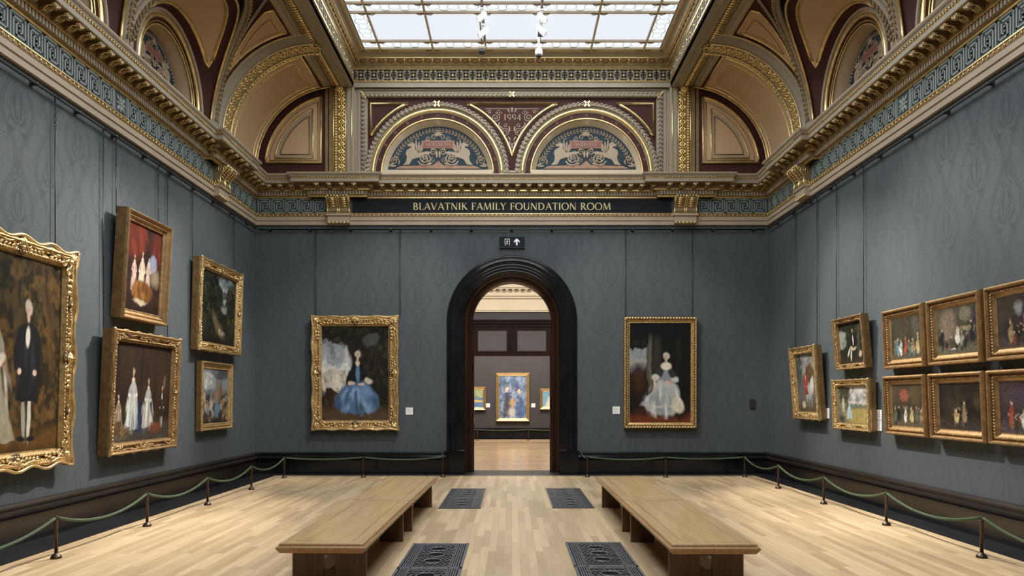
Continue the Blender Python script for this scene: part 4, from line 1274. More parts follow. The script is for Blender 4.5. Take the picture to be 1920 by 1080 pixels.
    def mesh(self, parent, x0, y, z0):
        self.C = self.C * (.80 + .4 * self.fbm(34))[..., None]
        xs_ = x0 + self.U.ravel() * self.w; zs_ = z0 + self.Vv.ravel() * self.h
        co = np.stack([xs_, np.full_like(xs_, y), zs_], 1)
        W = self.nx + 1
        idx = np.arange(self.nz * self.nx).reshape(self.nz, self.nx)
        r_, c_ = np.divmod(np.arange(self.nz * self.nx), self.nx)
        a = r_ * W + c_
        faces = np.stack([a, a + 1, a + 1 + W, a + W], 1)
        me = bpy.data.meshes.new('canvas')
        n0 = len(co)
        # thin stretcher behind the painted face
        back = [(x0, y + .02, z0), (x0 + self.w, y + .02, z0), (x0 + self.w, y + .02, z0 + self.h), (x0, y + .02, z0 + self.h)]
        cor = [0, self.nx, n0 - 1, n0 - 1 - self.nx]
        f2 = [(n0 + 3, n0 + 2, n0 + 1, n0)] + [(cor[k], n0 + k, n0 + (k + 1) % 4, cor[(k + 1) % 4]) for k in range(4)]
        me.from_pydata([tuple(p) for p in co] + back, [], [tuple(f) for f in faces] + f2)
        at = me.color_attributes.new('paint', 'FLOAT_COLOR', 'POINT')
        d = np.ones((n0 + 4, 4)); d[:n0, :3] = np.clip(self.C.reshape(-1, 3), 0, 1); d[n0:, :3] = .05
        at.data.foreach_set('color', d.ravel())
        me.materials.append(M['art'])
        o = bpy.data.objects.new('canvas', me); COL.objects.link(o); o.parent = parent
        return o

def frame_sweep(mb, w, h, fw, prof, mats):
    """rectangular moulding; prof: (distance in from the outer edge as a fraction of fw, projection)"""
    rings = []
    for d, y in prof:
        k = d * fw
        rings.append([(-w / 2 + k, -y, k), (w / 2 - k, -y, k), (w / 2 - k, -y, h - k), (-w / 2 + k, -y, h - k)])
    for j in range(len(rings) - 1):
        mb.mat(mats[j] if isinstance(mats, (list, tuple)) else mats)
        for k in range(4):
            mb.quad(rings[j][k], rings[j][(k + 1) % 4], rings[j + 1][(k + 1) % 4], rings[j + 1][k])

def scroll(mb, c, R, a0, turns, r, hand=1, lift=0.0, n=18):
    pts = []; rad = []
    for i in range(n + 1):
        t = i / n; a = a0 + hand * 2 * PI * turns * t; q = R * (1 - .82 * t)
        pts.append((c[0] + q * math.cos(a), c[1] - lift - .4 * r * t, c[2] + q * math.sin(a))); rad.append(r * (1 - .35 * t))
    mb.tube(pts, rad, 6)

def leaf(mb, c, ang, L, W, T):
    d = Vector((math.cos(ang), 0, math.sin(ang))); n = Vector((0, -1, 0)); b = d.cross(n)
    mb.blob(Vector(c) + d * L * .5 + n * T * .2, (b * W, n * T, d * L * .55), 6, 4)

def carved(mb, c, size, ang, rng, proj, kind='corner'):
    """rocaille cluster: a ribbed shell facing ang, C-scrolls and overlapping acanthus trailing along the band"""
    cx, cz = c
    o = Vector((math.cos(ang), math.sin(ang)))
    key = mb.mats[mb.cur or 0]
    mb.mat('gilt_shadow'); mb.blob((cx - o.x * size * .1, -proj + size * .04, cz - o.y * size * .1), ((size * .62, 0, 0), (0, size * .10, 0), (0, 0, size * .62)), 10, 5); mb.mat(key)  # dark disc behind the cluster paints in the crevice shade
    for k in range(7):
        a = ang + (k - 3) * .36
        L = size * (.66 - .05 * abs(k - 3))
        leaf(mb, (cx - o.x * size * .22, -proj - size * .03 * (3 - abs(k - 3)), cz - o.y * size * .22), a, L, size * .125, size * .13)
    mb.blob((cx - o.x * size * .22, -proj - size * .06, cz - o.y * size * .22), ((size * .19, 0, 0), (0, size * .17, 0), (0, 0, size * .19)), 8, 5)
    for sg in (-1, 1):
        ta = ang + sg * (PI * .75 if kind == 'corner' else PI / 2)
        t = Vector((math.cos(ta), math.sin(ta)))
        out = Vector((-t.y, t.x)); out = out if out.dot(o) > 0 else -out
        oa = math.atan2(out.y, out.x)
        def at(d, q): return (cx + t.x * size * d + out.x * size * q, -proj, cz + t.y * size * d + out.y * size * q)
        hand = 1 if (t.x * out.y - t.y * out.x) > 0 else -1
        scroll(mb, at(.62, .12), size * .34, ta + PI * .9, 1.25, size * .10, hand)
        scroll(mb, at(.70, -.26), size * .22, ta, 1.2, size * .075, -hand)
        scroll(mb, at(1.25, .14), size * .24, ta + PI * .9, 1.2, size * .08, -hand)
        for m_ in range(4):
            d = .75 + .36 * m_
            leaf(mb, at(d, .02 - .05 * m_), ta + sg * .0 + hand * (.35 - .2 * m_), size * (.52 - .07 * m_), size * (.13 - .018 * m_), size * .12)
            leaf(mb, at(d, -.16), ta - hand * .55, size * .34, size * .09, size * .10)
        p0 = at(1.3, .2); p1 = at(1.9, .02); p2 = at(2.5, .14)
        mb.tube([p0, at(1.6, .06), p1, at(2.2, .04), p2], [size * .07, size * .075, size * .06, size * .05, size * .03], 6)

def painting(name, w, h, fw, depth, style, art, loc, rz, tilt, label, group=None, seed=1, gilt='gilt'):
    root = empty(name, loc, (math.radians(tilt), 0, math.radians(rz)))
    tag(root, label, 'painting', group)
    rng = random.Random(seed)
    f = MB()
    if style == 'plain':
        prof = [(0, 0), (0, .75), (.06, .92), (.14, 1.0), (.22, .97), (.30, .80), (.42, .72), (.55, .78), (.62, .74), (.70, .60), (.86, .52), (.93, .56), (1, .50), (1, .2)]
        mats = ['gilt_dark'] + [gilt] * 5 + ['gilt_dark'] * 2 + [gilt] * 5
    elif style == 'ribbed':
        prof = [(0, 0), (0, .70), (.05, .90), (.14, 1.0), (.24, .98), (.33, .80), (.37, .60), (.44, .58), (.48, .70), (.64, .70), (.68, .60), (.78, .50), (.90, .42), (1, .44), (1, .2)]
        mats = ['gilt_dark'] + [gilt] * 4 + ['gilt_dark', 'gilt_dark'] + [gilt] * 7
    else:
        pz = .06 if style == 'rococo' else .20
        prof = [(pz + .04, 0), (pz + .04, .55), (pz, .70), (pz + .04, .88), (pz + .12, .95), (.36, .80), (.48, .62), (.62, .58), (.72, .70), (.80, .74), (.86, .62), (.92, .48), (1, .46), (1, .2)]
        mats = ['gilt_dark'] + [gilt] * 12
    frame_sweep(f, w, h, fw, [(d, y * depth) for d, y in prof], mats)
    f.mat(gilt)
    def along(inset, step, fn):
        for (x0, z0, x1, z1) in ((-w / 2 + inset, inset, w / 2 - inset, inset), (w / 2 - inset, inset, w / 2 - inset, h - inset), (w / 2 - inset, h - inset, -w / 2 + inset, h - inset), (-w / 2 + inset, h - inset, -w / 2 + inset, inset)):
            L = math.hypot(x1 - x0, z1 - z0); n = max(2, int(L / step))
            for k in range(n):
                t = (k + .5) / n
                fn(x0 + (x1 - x0) * t, z0 + (z1 - z0) * t, math.atan2(z1 - z0, x1 - x0), L / n)
    if style == 'ribbed':       # gadrooned inner torus
        def rib(x, z, a, L):
            d = Vector((math.cos(a), 0, math.sin(a))); b = Vector((-math.sin(a), 0, math.cos(a)))
            f.blob((x, -depth * .70, z), (d * L * .36, Vector((0, .012, 0)), b * fw * .10), 6, 4)
        along(fw * .56, .038 if w < 1.3 else .06, rib)
        if w > 1.3:
            def rope_(x, z, a, L):
                d = Vector((math.cos(a + .7), 0, math.sin(a + .7))); b = Vector((-math.sin(a + .7), 0, math.cos(a + .7)))
                f.blob((x, -depth * .95, z), (d * L * .62, Vector((0, .014, 0)), b * L * .26), 6, 4)
            along(fw * .22, .065, rope_)
    fr = f.build('frame', root)
    if style == 'plain':
        b = MB(); b.mat(gilt)
        def bead(x, z, a, L):
            b.blob((x, -depth * .57, z), ((.009, 0, 0), (0, .008, 0), (0, 0, .009)), 5, 3)
        if w > 1.2:
            along(fw * .92, .03, bead); b.build('beaded_edge', fr)
    if style in ('rococo', 'pierced'):
        S = fw * (.86 if style == 'rococo' else .95)
        spots = []
        for (x, z, a) in ((-w / 2 + fw * .5, fw * .5, 1.25 * PI), (w / 2 - fw * .5, fw * .5, 1.75 * PI), (w / 2 - fw * .5, h - fw * .5, .25 * PI), (-w / 2 + fw * .5, h - fw * .5, .75 * PI)):
            c = MB(); c.mat(gilt)
            carved(c, (x, z), S, a, rng, depth * .72)
            c.build('corner_ornament', fr)
        for (x, z, a) in ((0, fw * .42, 1.5 * PI), (0, h - fw * .42, .5 * PI), (-w / 2 + fw * .42, h / 2, PI), (w / 2 - fw * .42, h / 2, 0)):
            c = MB(); c.mat(gilt)
            carved(c, (x, z), S * .85, a, rng, depth * .72, 'mid')
            c.build('center_ornament', fr)
        # scalloped outer rail with clusters on its crests
        c = MB(); c.mat(gilt)
        A = fw * (.13 if style == 'rococo' else .24)
        for (x0, z0, x1, z1, nx, nz) in ((-w / 2, 0, w / 2, 0, 0, -1), (w / 2, 0, w / 2, h, 1, 0), (w / 2, h, -w / 2, h, 0, 1), (-w / 2, h, -w / 2, 0, -1, 0)):
            L = math.hypot(x1 - x0, z1 - z0); nn = max(4, int(L / .025)); lobes = max(4, 2 * round(L / (fw * (4.4 if style == 'rococo' else 5.2))))
            ins = fw * (.16 if style == 'rococo' else .10)
            for q, (o1, rr, dep) in enumerate(((0, .10, .82), (.24, .06, .80))):
                pts = []
                for i in range(nn + 1):
                    t = i / nn; o_ = A * (math.cos(PI * lobes * t) ** 2 - .5) - fw * o1
                    pts.append((x0 + (x1 - x0) * t + nx * (o_ - ins), -depth * dep, z0 + (z1 - z0) * t + nz * (o_ - ins)))
                c.tube(pts, fw * rr, 7)
            ang = math.atan2(nz, nx)
            for k in range(1, lobes):
                t = k / lobes
                if abs(t - .5) < .02: continue
                p = (x0 + (x1 - x0) * t - nx * fw * .34, z0 + (z1 - z0) * t - nz * fw * .34)
                if style == 'pierced': carved(c, p, fw * .42, ang, rng, depth * .74, 'mid')
                else:
                    for m_ in range(5): leaf(c, (p[0], -depth * .78, p[1]), ang + (m_ - 2) * .5, fw * .34, fw * .07, fw * .08)
        def inner(x, z, a, L):
            d = Vector((math.cos(a), 0, math.sin(a))); b_ = Vector((-math.sin(a), 0, math.cos(a)))
            c.blob((x, -depth * .72, z), (d * L * .42, Vector((0, .012, 0)), b_ * fw * .06), 6, 4)
        along(fw * .78, .05, inner)
        c.build('carved_scrollwork', fr)
    art_o = art(w - 2 * fw + .01, h - 2 * fw + .01)
    art_o.mesh(root, -w / 2 + fw - .005, -depth * .42, fw - .005)
    if name in ('framed_group_portrait',):
        pass
    return root

SKIN = (.52, .37, .28)
def art_woodland_pair(w, h):
    a = Art(w, h, .010, 11, (.014, .011, .006))
    a.mottle(5, (.030, .022, .010), .48, .9); a.mottle(9, (.055, .036, .014), .54, .7)
    a.leafage(.80, .72, .28, .30, (.016, .013, .007), (.060, .042, .016)); a.leafage(.15, .90, .4, .14, (.010, .009, .006), (.034, .026, .012))
    a.ell(.90, .58, .035, .40, (.060, .032, .012), .5, .8, .12); a.ell(.84, .62, .02, .32, (.085, .044, .016), .6, .7, .18)
    a.leafage(.85, .25, .3, .16, (.022, .016, .008), (.095, .056, .018))
    a.band(-.1, .09, (.105, .052, .014), .05); a.mottle(11, (.15, .078, .022), .60, .4); a.band(-.1, .03, (.04, .022, .008), .04)
    a.gown(.26, .05, .80, (.21, .19, .135), (.48, .45, .36), (.27, .25, .20), wide=.24)
    a.coat(.63, .06, .76, (.010, .010, .012))
    return a
def art_red_drapery(w, h):
    a = Art(w, h, .010, 12, (.020, .011, .010))
    a.mottle(5, (.035, .016, .012), .5, .8)
    a.ell(.2, .86, .34, .26, (.085, .016, .010), .3, .95); a.ell(.92, .80, .2, .2, (.085, .018, .012), .3, .95); a.folds(.22, .85, .42, .25, (.17, .032, .018), 5, .6); a.folds(.9, .8, .22, .2, (.16, .034, .02), 3, .6)
    a.clouds(.76, .60, .13, .11, (.17, .20, .27), (.42, .41, .38)); a.ell(.86, .44, .12, .10, (.27, .21, .14), .5, .7)
    a.gown(.48, .16, .60, (.44, .36, .26), (.60, .52, .40), (.03, .02, .016), wide=.2)
    a.gown(.26, .22, .46, (.42, .28, .24), (.56, .42, .37), (.04, .026, .02), wide=.15); a.gown(.66, .26, .44, (.40, .29, .25), (.54, .42, .36), (.03, .02, .016), wide=.15)
    a.ell(.50, .24, .30, .13, (.125, .050, .015), .15); a.folds(.5, .24, .32, .14, (.24, .11, .032), 6, .7); a.folds(.5, .22, .3, .13, (.04, .016, .008), 5, .6); a.ell(.46, .12, .16, .025, (.42, .36, .25), .4, .9)
    a.band(-.1, .07, (.016, .010, .008), .04)
    return a
def art_silver_dresses(w, h):
    a = Art(w, h, .010, 13, (.018, .012, .010))
    a.band(.52, 1.1, (.026, .017, .012), .1); a.mottle(4, (.038, .024, .016), .52, .7)
    for u, c in ((.08, .7), (.30, 1.4), (.47, .8), (.66, 1.5), (.80, 1.2)): a.ell(u, .74, .03, .30, (.024 * c, .015 * c, .011 * c), .3, .7)
    a.ell(.86, .55, .10, .3, (.045, .021, .012), .5, .7); a.ell(.90, .62, .025, .06, (.13, .10, .07), .4, .7)
    a.band(-.1, .17, (.045, .038, .031), .05, .95); a.folds(.5, .08, .6, .1, (.085, .075, .062), 5, .6)
    a.gown(.33, .12, .66, (.30, .31, .30), (.62, .63, .60), (.20, .14, .09)); a.gown(.60, .13, .55, (.31, .31, .29), (.62, .62, .57), (.22, .16, .10), wide=.26)
    a.bell(.45, .09, .42, .05, .015, (.018, .028, .072), .9, 0, .02)
    a.coat(.86, .10, .52, (.024, .018, .012), (.46, .43, .36), (.06, .045, .035))
    a.gown(.11, .10, .40, (.20, .155, .10), (.34, .28, .20), (.35, .32, .27), wide=.26)
    a.leafage(.14, .12, .16, .08, (.07, .045, .022), (.19, .12, .06)); a.ell(.74, .11, .12, .05, (.14, .045, .018), .4, .9)
    return a
def art_dark_wood(w, h):
    a = Art(w, h, .011, 14, (.014, .016, .011))
    a.clouds(.66, .82, .30, .22, (.10, .125, .135), (.24, .26, .26)); a.mottle(7, (.022, .024, .015), .5, .8)
    a.leafage(.28, .70, .30, .34, (.008, .011, .008), (.026, .030, .016)); a.leafage(.92, .60, .20, .26, (.010, .014, .009), (.030, .036, .018)); a.leafage(.52, .62, .10, .22, (.012, .016, .011), (.03, .035, .02))
    a.ell(.68, .52, .07, .05, (.25, .26, .24), .6, .8); a.ell(.52, .24, .20, .07, (.15, .11, .058), .5, .8, -.6); a.ell(.40, .34, .03, .16, (.13, .10, .055), .6, .7, .5)
    a.mottle(15, (.085, .062, .032), .63, .5); a.ell(.62, .17, .08, .03, (.30, .24, .16), .5, .8); a.ell(.55, .21, .025, .025, (.40, .33, .24), .4, .9); a.band(-.1, .07, (.012, .010, .007), .05)
    return a
def art_crowd_banner(w, h):
    a = Art(w, h, .010, 15, (.045, .036, .026))
    a.band(.58, 1.1, (.17, .20, .22), .08); a.clouds(.2, .78, .32, .16, (.24, .26, .27), (.50, .48, .42)); a.clouds(.75, .94, .35, .13, (.06, .066, .072), (.13, .135, .14))
    r = random.Random(15)
    for k in range(70):
        u, v = r.random(), r.uniform(.06, .52) + (.15 if r.random() < .3 else 0); c = r.choice([(.22, .15, .08), (.32, .27, .19), (.04, .034, .028), (.13, .18, .22), (.26, .09, .05), (.12, .10, .06)])
        a.ell(u, v, .03 + .02 * r.random(), .05 + .04 * r.random(), c, .25, .95, r.uniform(-.5, .5)); a.ell(u, v + .06, .014, .016, (.36, .26, .18), .3, .9)
    a.ell(.60, .62, .06, .26, (.22, .11, .05), .35, .8, .1); a.ell(.72, .62, .05, .2, (.10, .085, .07), .35, .8, -.1); a.ell(.58, .24, .08, .14, (.10, .19, .28), .25, .95, -.2); a.ell(.35, .35, .06, .10, (.45, .40, .30), .35, .8)
    a.band(-.1, .08, (.03, .024, .018), .05)
    return a
def art_blue_dress(w, h):
    a = Art(w, h, .010, 16, (.018, .016, .011))
    a.clouds(.10, .58, .34, .30, (.24, .27, .30), (.56, .56, .52)); a.clouds(.16, .42, .26, .12, (.40, .38, .32), (.62, .58, .48))
    a.leafage(.85, .62, .34, .50, (.014, .013, .009), (.040, .038, .024)); a.leafage(.45, .96, .62, .16, (.010, .010, .007), (.026, .024, .014)); a.leafage(.60, .62, .20, .34, (.014, .012, .009), (.034, .026, .017))
    a.clouds(.74, .84, .13, .07, (.05, .052, .05), (.085, .08, .07)); a.mottle(12, (.030, .027, .017), .62, .5)
    a.band(-.1, .13, (.075, .048, .026), .05); a.mottle(14, (.13, .085, .045), .68, .25); a.leafage(.14, .24, .13, .10, (.030, .020, .012), (.075, .046, .024))
    for (u, v, ru, rv) in ((.52, .25, .26, .17), (.37, .18, .17, .10), (.68, .20, .18, .13), (.52, .16, .32, .085)): a.ell(u, v, ru, rv, (.070, .130, .235), .10, 1, 0, .5)
    a.folds(.52, .20, .35, .17, (.22, .34, .50), 7, .8); a.folds(.52, .18, .35, .15, (.022, .042, .09), 6, .7); a.ell(.64, .30, .10, .06, (.17, .28, .43), .5, .6)
    a.ell(.53, .52, .095, .12, (.010, .010, .013), .12, 1, 0, .3); a.ell(.43, .47, .045, .10, (.012, .012, .015), .15, 1, -.4, .3); a.ell(.64, .47, .045, .10, (.012, .012, .015), .15, 1, .4, .3)
    a.ell(.535, .50, .032, .10, (.095, .165, .27), .2, 1, 0, .2); a.ell(.69, .41, .05, .035, (.46, .42, .33), .3); a.ell(.58, .375, .05, .018, (.50, .37, .28), .3, 1, -.3); a.ell(.44, .40, .035, .022, (.50, .37, .28), .3)
    a.ell(.535, .605, .032, .03, (.55, .45, .36), .2, 1, 0, .2); a.head(.535, .70, .80, (.48, .44, .36), (.56, .42, .33))
    return a
def art_silver_seated(w, h):
    a = Art(w, h, .010, 17, (.010, .0095, .0085))
    a.clouds(.14, .66, .17, .20, (.05, .07, .09), (.20, .22, .23)); a.ell(.12, .62, .16, .035, (.30, .28, .24), .5, .8); a.leafage(.14, .82, .2, .10, (.008, .008, .007), (.02, .02, .018)); a.ell(.13, .42, .16, .17, (.026, .014, .008), .3, .95); a.ell(.14, .44, .07, .08, (.055, .026, .012), .5, .7)
    a.ell(.33, .55, .045, .50, (.075, .070, .052), .25, .95); a.ell(.345, .55, .012, .5, (.12, .112, .085), .3, .8); a.ell(.45, .6, .06, .5, (.034, .032, .024), .4, .9); a.folds(.7, .6, .3, .6, (.022, .020, .015), 5, .7); a.ell(.6, 1.0, .6, .17, (.008, .008, .008), .3)
    a.band(-.1, .09, (.125, .034, .015), .04); a.band(.09, .2, (.020, .013, .010), .05, .6)
    for (u, v, ru, rv) in ((.56, .27, .20, .17), (.52, .18, .27, .10), (.42, .22, .17, .09), (.68, .24, .15, .16)): a.ell(u, v, ru, rv, (.36, .37, .36), .10, 1, 0, .5)
    a.folds(.54, .22, .32, .20, (.66, .67, .64), 6, .75); a.folds(.5, .20, .32, .17, (.15, .165, .175), 6, .6); a.ell(.52, .16, .24, .008, (.62, .58, .44), .4, .6)
    a.ell(.80, .18, .09, .075, (.55, .51, .38), .2, .95, .4, .5); a.folds(.8, .18, .1, .08, (.68, .64, .50), 3, .7); a.ell(.27, .17, .09, .035, (.34, .36, .35), .3, .9)
    a.ell(.60, .50, .10, .10, (.20, .21, .22), .15, 1, 0, .3); a.ell(.48, .48, .05, .09, (.030, .032, .036), .2, 1, -.5, .3); a.ell(.71, .48, .05, .09, (.030, .032, .036), .2, 1, .5, .3)
    a.ell(.60, .565, .085, .04, (.60, .54, .44), .2, 1, 0, .3); a.ell(.43, .44, .06, .03, (.46, .45, .41), .3); a.ell(.74, .43, .06, .03, (.46, .45, .41), .3); a.ell(.41, .38, .022, .05, (.50, .36, .28), .25); a.ell(.64, .395, .045, .018, (.5, .36, .28), .25)
    a.head(.60, .665, .84, (.44, .43, .40), (.56, .41, .32))
    return a
def art_red_coat(w, h):
    a = Art(w, h, .010, 18, (.095, .092, .088))
    a.clouds(.6, .85, .55, .25, (.12, .12, .12), (.24, .235, .225)); a.mottle(6, (.17, .165, .155), .52, .7); a.leafage(.62, .66, .24, .16, (.07, .045, .022), (.13, .085, .04)); a.leafage(.15, .75, .16, .3, (.045, .055, .045), (.09, .10, .08))
    a.band(-.1, .20, (.075, .058, .036), .08); a.ell(.58, .36, .17, .13, (.30, .31, .31), .25, .95); a.ell(.74, .46, .07, .16, (.44, .42, .38), .25, .95, -.2)
    for u in (.48, .56, .66, .72): a.ell(u, .20, .02, .14, (.17, .17, .165), .3, .95)
    a.coat(.44, .14, .66, (.20, .036, .028), (.42, .39, .33), (.18, .15, .12)); a.ell(.28, .14, .09, .05, (.45, .40, .32), .3, .9)
    return a
def art_seated_dark(w, h):
    a = Art(w, h, .009, 19, (.016, .018, .012))
    a.clouds(.10, .60, .22, .24, (.10, .105, .09), (.20, .205, .175)); a.leafage(.70, .70, .4, .38, (.012, .014, .009), (.034, .036, .020)); a.ell(.78, .6, .05, .4, (.050, .044, .026), .5, .8, -.15); a.band(-.1, .12, (.03, .026, .016), .06)
    a.ell(.54, .37, .12, .06, (.36, .30, .20), .2, 1, 0, .3); a.ell(.44, .20, .026, .14, (.50, .46, .38), .2, 1, -.15, .2); a.ell(.35, .27, .024, .13, (.50, .46, .38), .2, 1, -.6, .2)
    a.ell(.57, .56, .12, .19, (.010, .010, .012), .12, 1, 0, .3); a.ell(.56, .56, .02, .12, (.48, .44, .36), .25, 1, 0, .2); a.head(.555, .80, .9, (.05, .04, .03), SKIN); a.ell(.82, .22, .06, .07, (.36, .29, .20), .3)
    return a
def art_field(w, h):
    a = Art(w, h, .009, 20, (.10, .11, .09))
    a.clouds(.6, .80, .7, .33, (.17, .18, .19), (.46, .43, .39)); a.mottle(5, (.33, .31, .30), .56, .5); a.band(.40, .50, (.085, .105, .072), .03); a.band(.45, .53, (.12, .14, .12), .02, .6)
    a.ell(.72, .20, .55, .21, (.26, .205, .07), .2); a.folds(.75, .2, .45, .2, (.38, .30, .11), 12, .7); a.mottle(18, (.16, .13, .05), .6, .3)
    a.leafage(.20, .80, .20, .26, (.035, .040, .022), (.075, .078, .04)); a.ell(.30, .62, .022, .36, (.060, .040, .022), .2, .95); a.ell(.12, .12, .1, .09, (.04, .034, .02), .4, .9)
    a.gown(.37, .12, .56, (.28, .37, .40), (.50, .57, .57), (.25, .22, .17), wide=.3); a.coat(.17, .14, .66, (.30, .26, .18), (.30, .27, .20), (.04, .03, .025))
    return a
def interior(seed, bgc, figs, extra=()):
    def fn(w, h):
        a = Art(w, h, .010, seed, bgc)
        a.band(.55, 1.1, tuple(x * 1.5 for x in bgc), .15, .7); a.mottle(5, tuple(x * 2.0 for x in bgc), .55, .5); a.band(-.1, .2, tuple(x * 2.2 + .006 for x in bgc), .08, .9)
        r = random.Random(seed)
        for k in range(7):
            u = r.random(); a.ell(u, .68, .012 + .03 * r.random(), .3, tuple(x * r.uniform(.5, 1.9) for x in bgc), .3, .6)
        for e in extra: a.ell(*e)
        lo, hi = min(f[0] for f in figs) - .06, max(f[0] for f in figs) + .06
        pal = [f[3] for f in figs] + [(.03, .028, .022), (.07, .055, .035), (.05, .06, .045)]
        for k in range(16):
            u = r.uniform(lo, hi); v = r.uniform(.12, .32); c = r.choice(pal); q = r.uniform(.35, .75)
            a.ell(u, v, .022 + .02 * r.random(), .07 + .06 * r.random(), tuple(x * q for x in c), .3, .9, r.uniform(-.25, .25))
            a.ell(u + r.uniform(-.015, .015), v + .125 + .03 * r.random(), .013, .02, (.34, .24, .17), .35, .9)
        for (u, v0, hh, c) in figs:
            ln = r.uniform(-.2, .2)
            a.ell(u, v0 + hh * .30, .05, hh * .30, c, .18, .95, ln); a.ell(u + r.uniform(-.02, .02), v0 + hh * .58, .034, hh * .18, tuple(x * .8 for x in c), .2, .95, -ln)
            a.folds(u, v0 + hh * .25, .06, hh * .3, tuple(min(1, x * 1.5) for x in c), 5, .6)
            a.ell(u + r.uniform(-.05, .05), v0 + hh * .5, .03, .02, tuple(x * .5 for x in c), .4, .8)
            a.ell(u, v0 + hh * .82, .019, .034, (.44, .31, .22), .3); a.ell(u + .004, v0 + hh * .87, .02, .022, (.10, .085, .07), .3)
        a.mottle(22, tuple(x * .4 for x in bgc), .60, .5)
        return a
    return fn
W_, G_, R_, B_, K_, T_, Y_ = (.46, .44, .38), (.08, .10, .07), (.25, .06, .035), (.10, .17, .22), (.015, .014, .014), (.20, .14, .08), (.36, .28, .13)
ART_H = [interior(31, (.030, .026, .018), [(.12, .1, .42, G_), (.22, .12, .44, B_), (.32, .08, .46, W_), (.48, .1, .46, R_), (.60, .1, .4, G_), (.72, .12, .4, T_), (.86, .1, .58, Y_)], [(.82, .72, .12, .3, (.07, .065, .05), .4, .8)]),
         interior(32, (.040, .036, .026), [(.52, .20, .42, W_), (.85, .22, .50, K_), (.10, .2, .4, K_)], [(.28, .62, .20, .34, (.16, .12, .085), .35, .9), (.72, .80, .13, .16, (.14, .13, .09), .2, .9), (.74, .5, .2, .05, (.20, .17, .10), .4, .9), (.24, .14, .06, .03, R_, .4, .9), (.42, .1, .1, .02, W_, .4, .8)]),
         interior(33, (.026, .020, .017), [(.25, .1, .5, T_), (.55, .15, .55, R_), (.75, .1, .5, K_)], [(.42, .74, .07, .12, (.20, .21, .21), .4, .8)]),
         interior(34, (.038, .030, .019), [(.10, .1, .4, G_), (.22, .12, .4, K_), (.42, .1, .40, W_), (.62, .1, .42, Y_), (.78, .12, .4, G_), (.92, .1, .38, T_)], [(.40, .74, .16, .16, (.22, .07, .05), .25, .9), (.70, .76, .14, .22, (.075, .055, .025), .3, .9)]),
         interior(35, (.014, .011, .009), [(.42, .14, .36, Y_), (.60, .16, .50, T_)], [(.35, .5, .2, .2, (.04, .03, .02), .6, .8), (.9, .6, .06, .15, (.05, .04, .02), .5, .8)]),
         interior(36, (.034, .024, .026), [(.22, .12, .56, R_), (.45, .10, .42, W_), (.58, .12, .5, W_), (.78, .1, .4, G_)], [(.4, .72, .3, .2, (.06, .045, .055), .5, .8)])]
def art_blue_mottle(w, h):
    a = Art(w, h, .03, 41, (.10, .14, .24)); a.mottle(6, (.24, .30, .42), .5, .8); a.mottle(10, (.06, .10, .09), .6, .7); a.mottle(9, (.04, .05, .12), .56, .8)
    a.bell(.30, .05, .62, .2, .09, (.065, .06, .085), .95, 0, .04); a.ell(.3, .70, .06, .05, (.6, .4, .28), .3); a.bell(.78, .05, .5, .18, .08, (.06, .10, .22), .9, 0, .05); a.ell(.72, .62, .06, .05, (.6, .42, .3), .3)
    a.ell(.48, .15, .12, .12, (.50, .46, .42), .5, .8); a.ell(.5, .38, .12, .08, (.42, .25, .10), .4, .8); a.mottle(14, (.5, .5, .5), .72, .5)
    return a
def art_river(w, h):
    a = Art(w, h, .03, 42, (.09, .17, .32)); a.band(.55, 1.1, (.22, .26, .12), .1); a.mottle(8, (.40, .42, .3), .6, .7); a.ell(.7, .35, .35, .06, (.62, .42, .08), .3); return a
def art_pale_sitter(w, h):
    a = Art(w, h, .03, 43, (.16, .30, .40)); a.bell(.55, 0, .62, .42, .16, (.55, .53, .44), 1, 0, .06); a.ell(.55, .70, .11, .10, (.55, .44, .32), .3); a.ell(.55, .80, .15, .08, (.12, .09, .06), .4); return a

PT = painting
def on_left(name, y0, y1, z0, *a, **k):    # measured between the near and far edges of the frame
    return PT(name, y1 - y0, a[0], *a[1:5], (-HW + .015, (y0 + y1) / 2, z0), 90, *a[5:], **k)
def on_right(name, y0, y1, z0, *a, **k):
    return PT(name, y1 - y0, a[0], *a[1:5], (HW - .015, (y0 + y1) / 2, z0), -90, *a[5:], **k)
GL = 'paintings tilted forward on the long side wall'
on_left('framed_painting', 7.66, 9.84, .88, 2.78, .23, .17, 'pierced', art_woodland_pair, 1.6, 'largest painting, two full-length figures in dark woodland, in a pierced carved gilt frame', seed=3)
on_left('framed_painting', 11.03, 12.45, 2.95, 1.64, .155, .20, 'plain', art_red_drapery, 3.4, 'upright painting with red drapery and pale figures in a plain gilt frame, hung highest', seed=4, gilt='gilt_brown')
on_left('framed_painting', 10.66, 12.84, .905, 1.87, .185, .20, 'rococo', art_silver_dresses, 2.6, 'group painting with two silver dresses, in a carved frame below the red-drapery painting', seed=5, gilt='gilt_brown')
on_left('framed_painting', 13.75, 15.90, 2.63, 1.76, .20, .19, 'rococo', art_dark_wood, 1.8, 'dark woodland landscape in a bright gilt frame, beside the red-drapery painting', seed=6)
on_left('framed_painting', 14.0, 15.53, 1.12, 1.33, .135, .13, 'plain', art_crowd_banner, .8, 'crowd scene under a pale sky in a narrow plain gilt frame, below the woodland landscape', seed=7)
PT('framed_painting', 2.03, 2.66, .245, .14, 'rococo', art_blue_dress, (-3.61, YB - .015, .99), 0, .6, 'painting of a seated sitter in a blue dress, carved gilt frame, end wall', seed=8)
PT('framed_painting', 1.675, 2.56, .135, .13, 'ribbed', art_silver_seated, (3.412, YB - .015, 1.05), 0, .6, 'painting of a seated sitter in a silver dress, gadrooned gilt frame, end wall', seed=9)
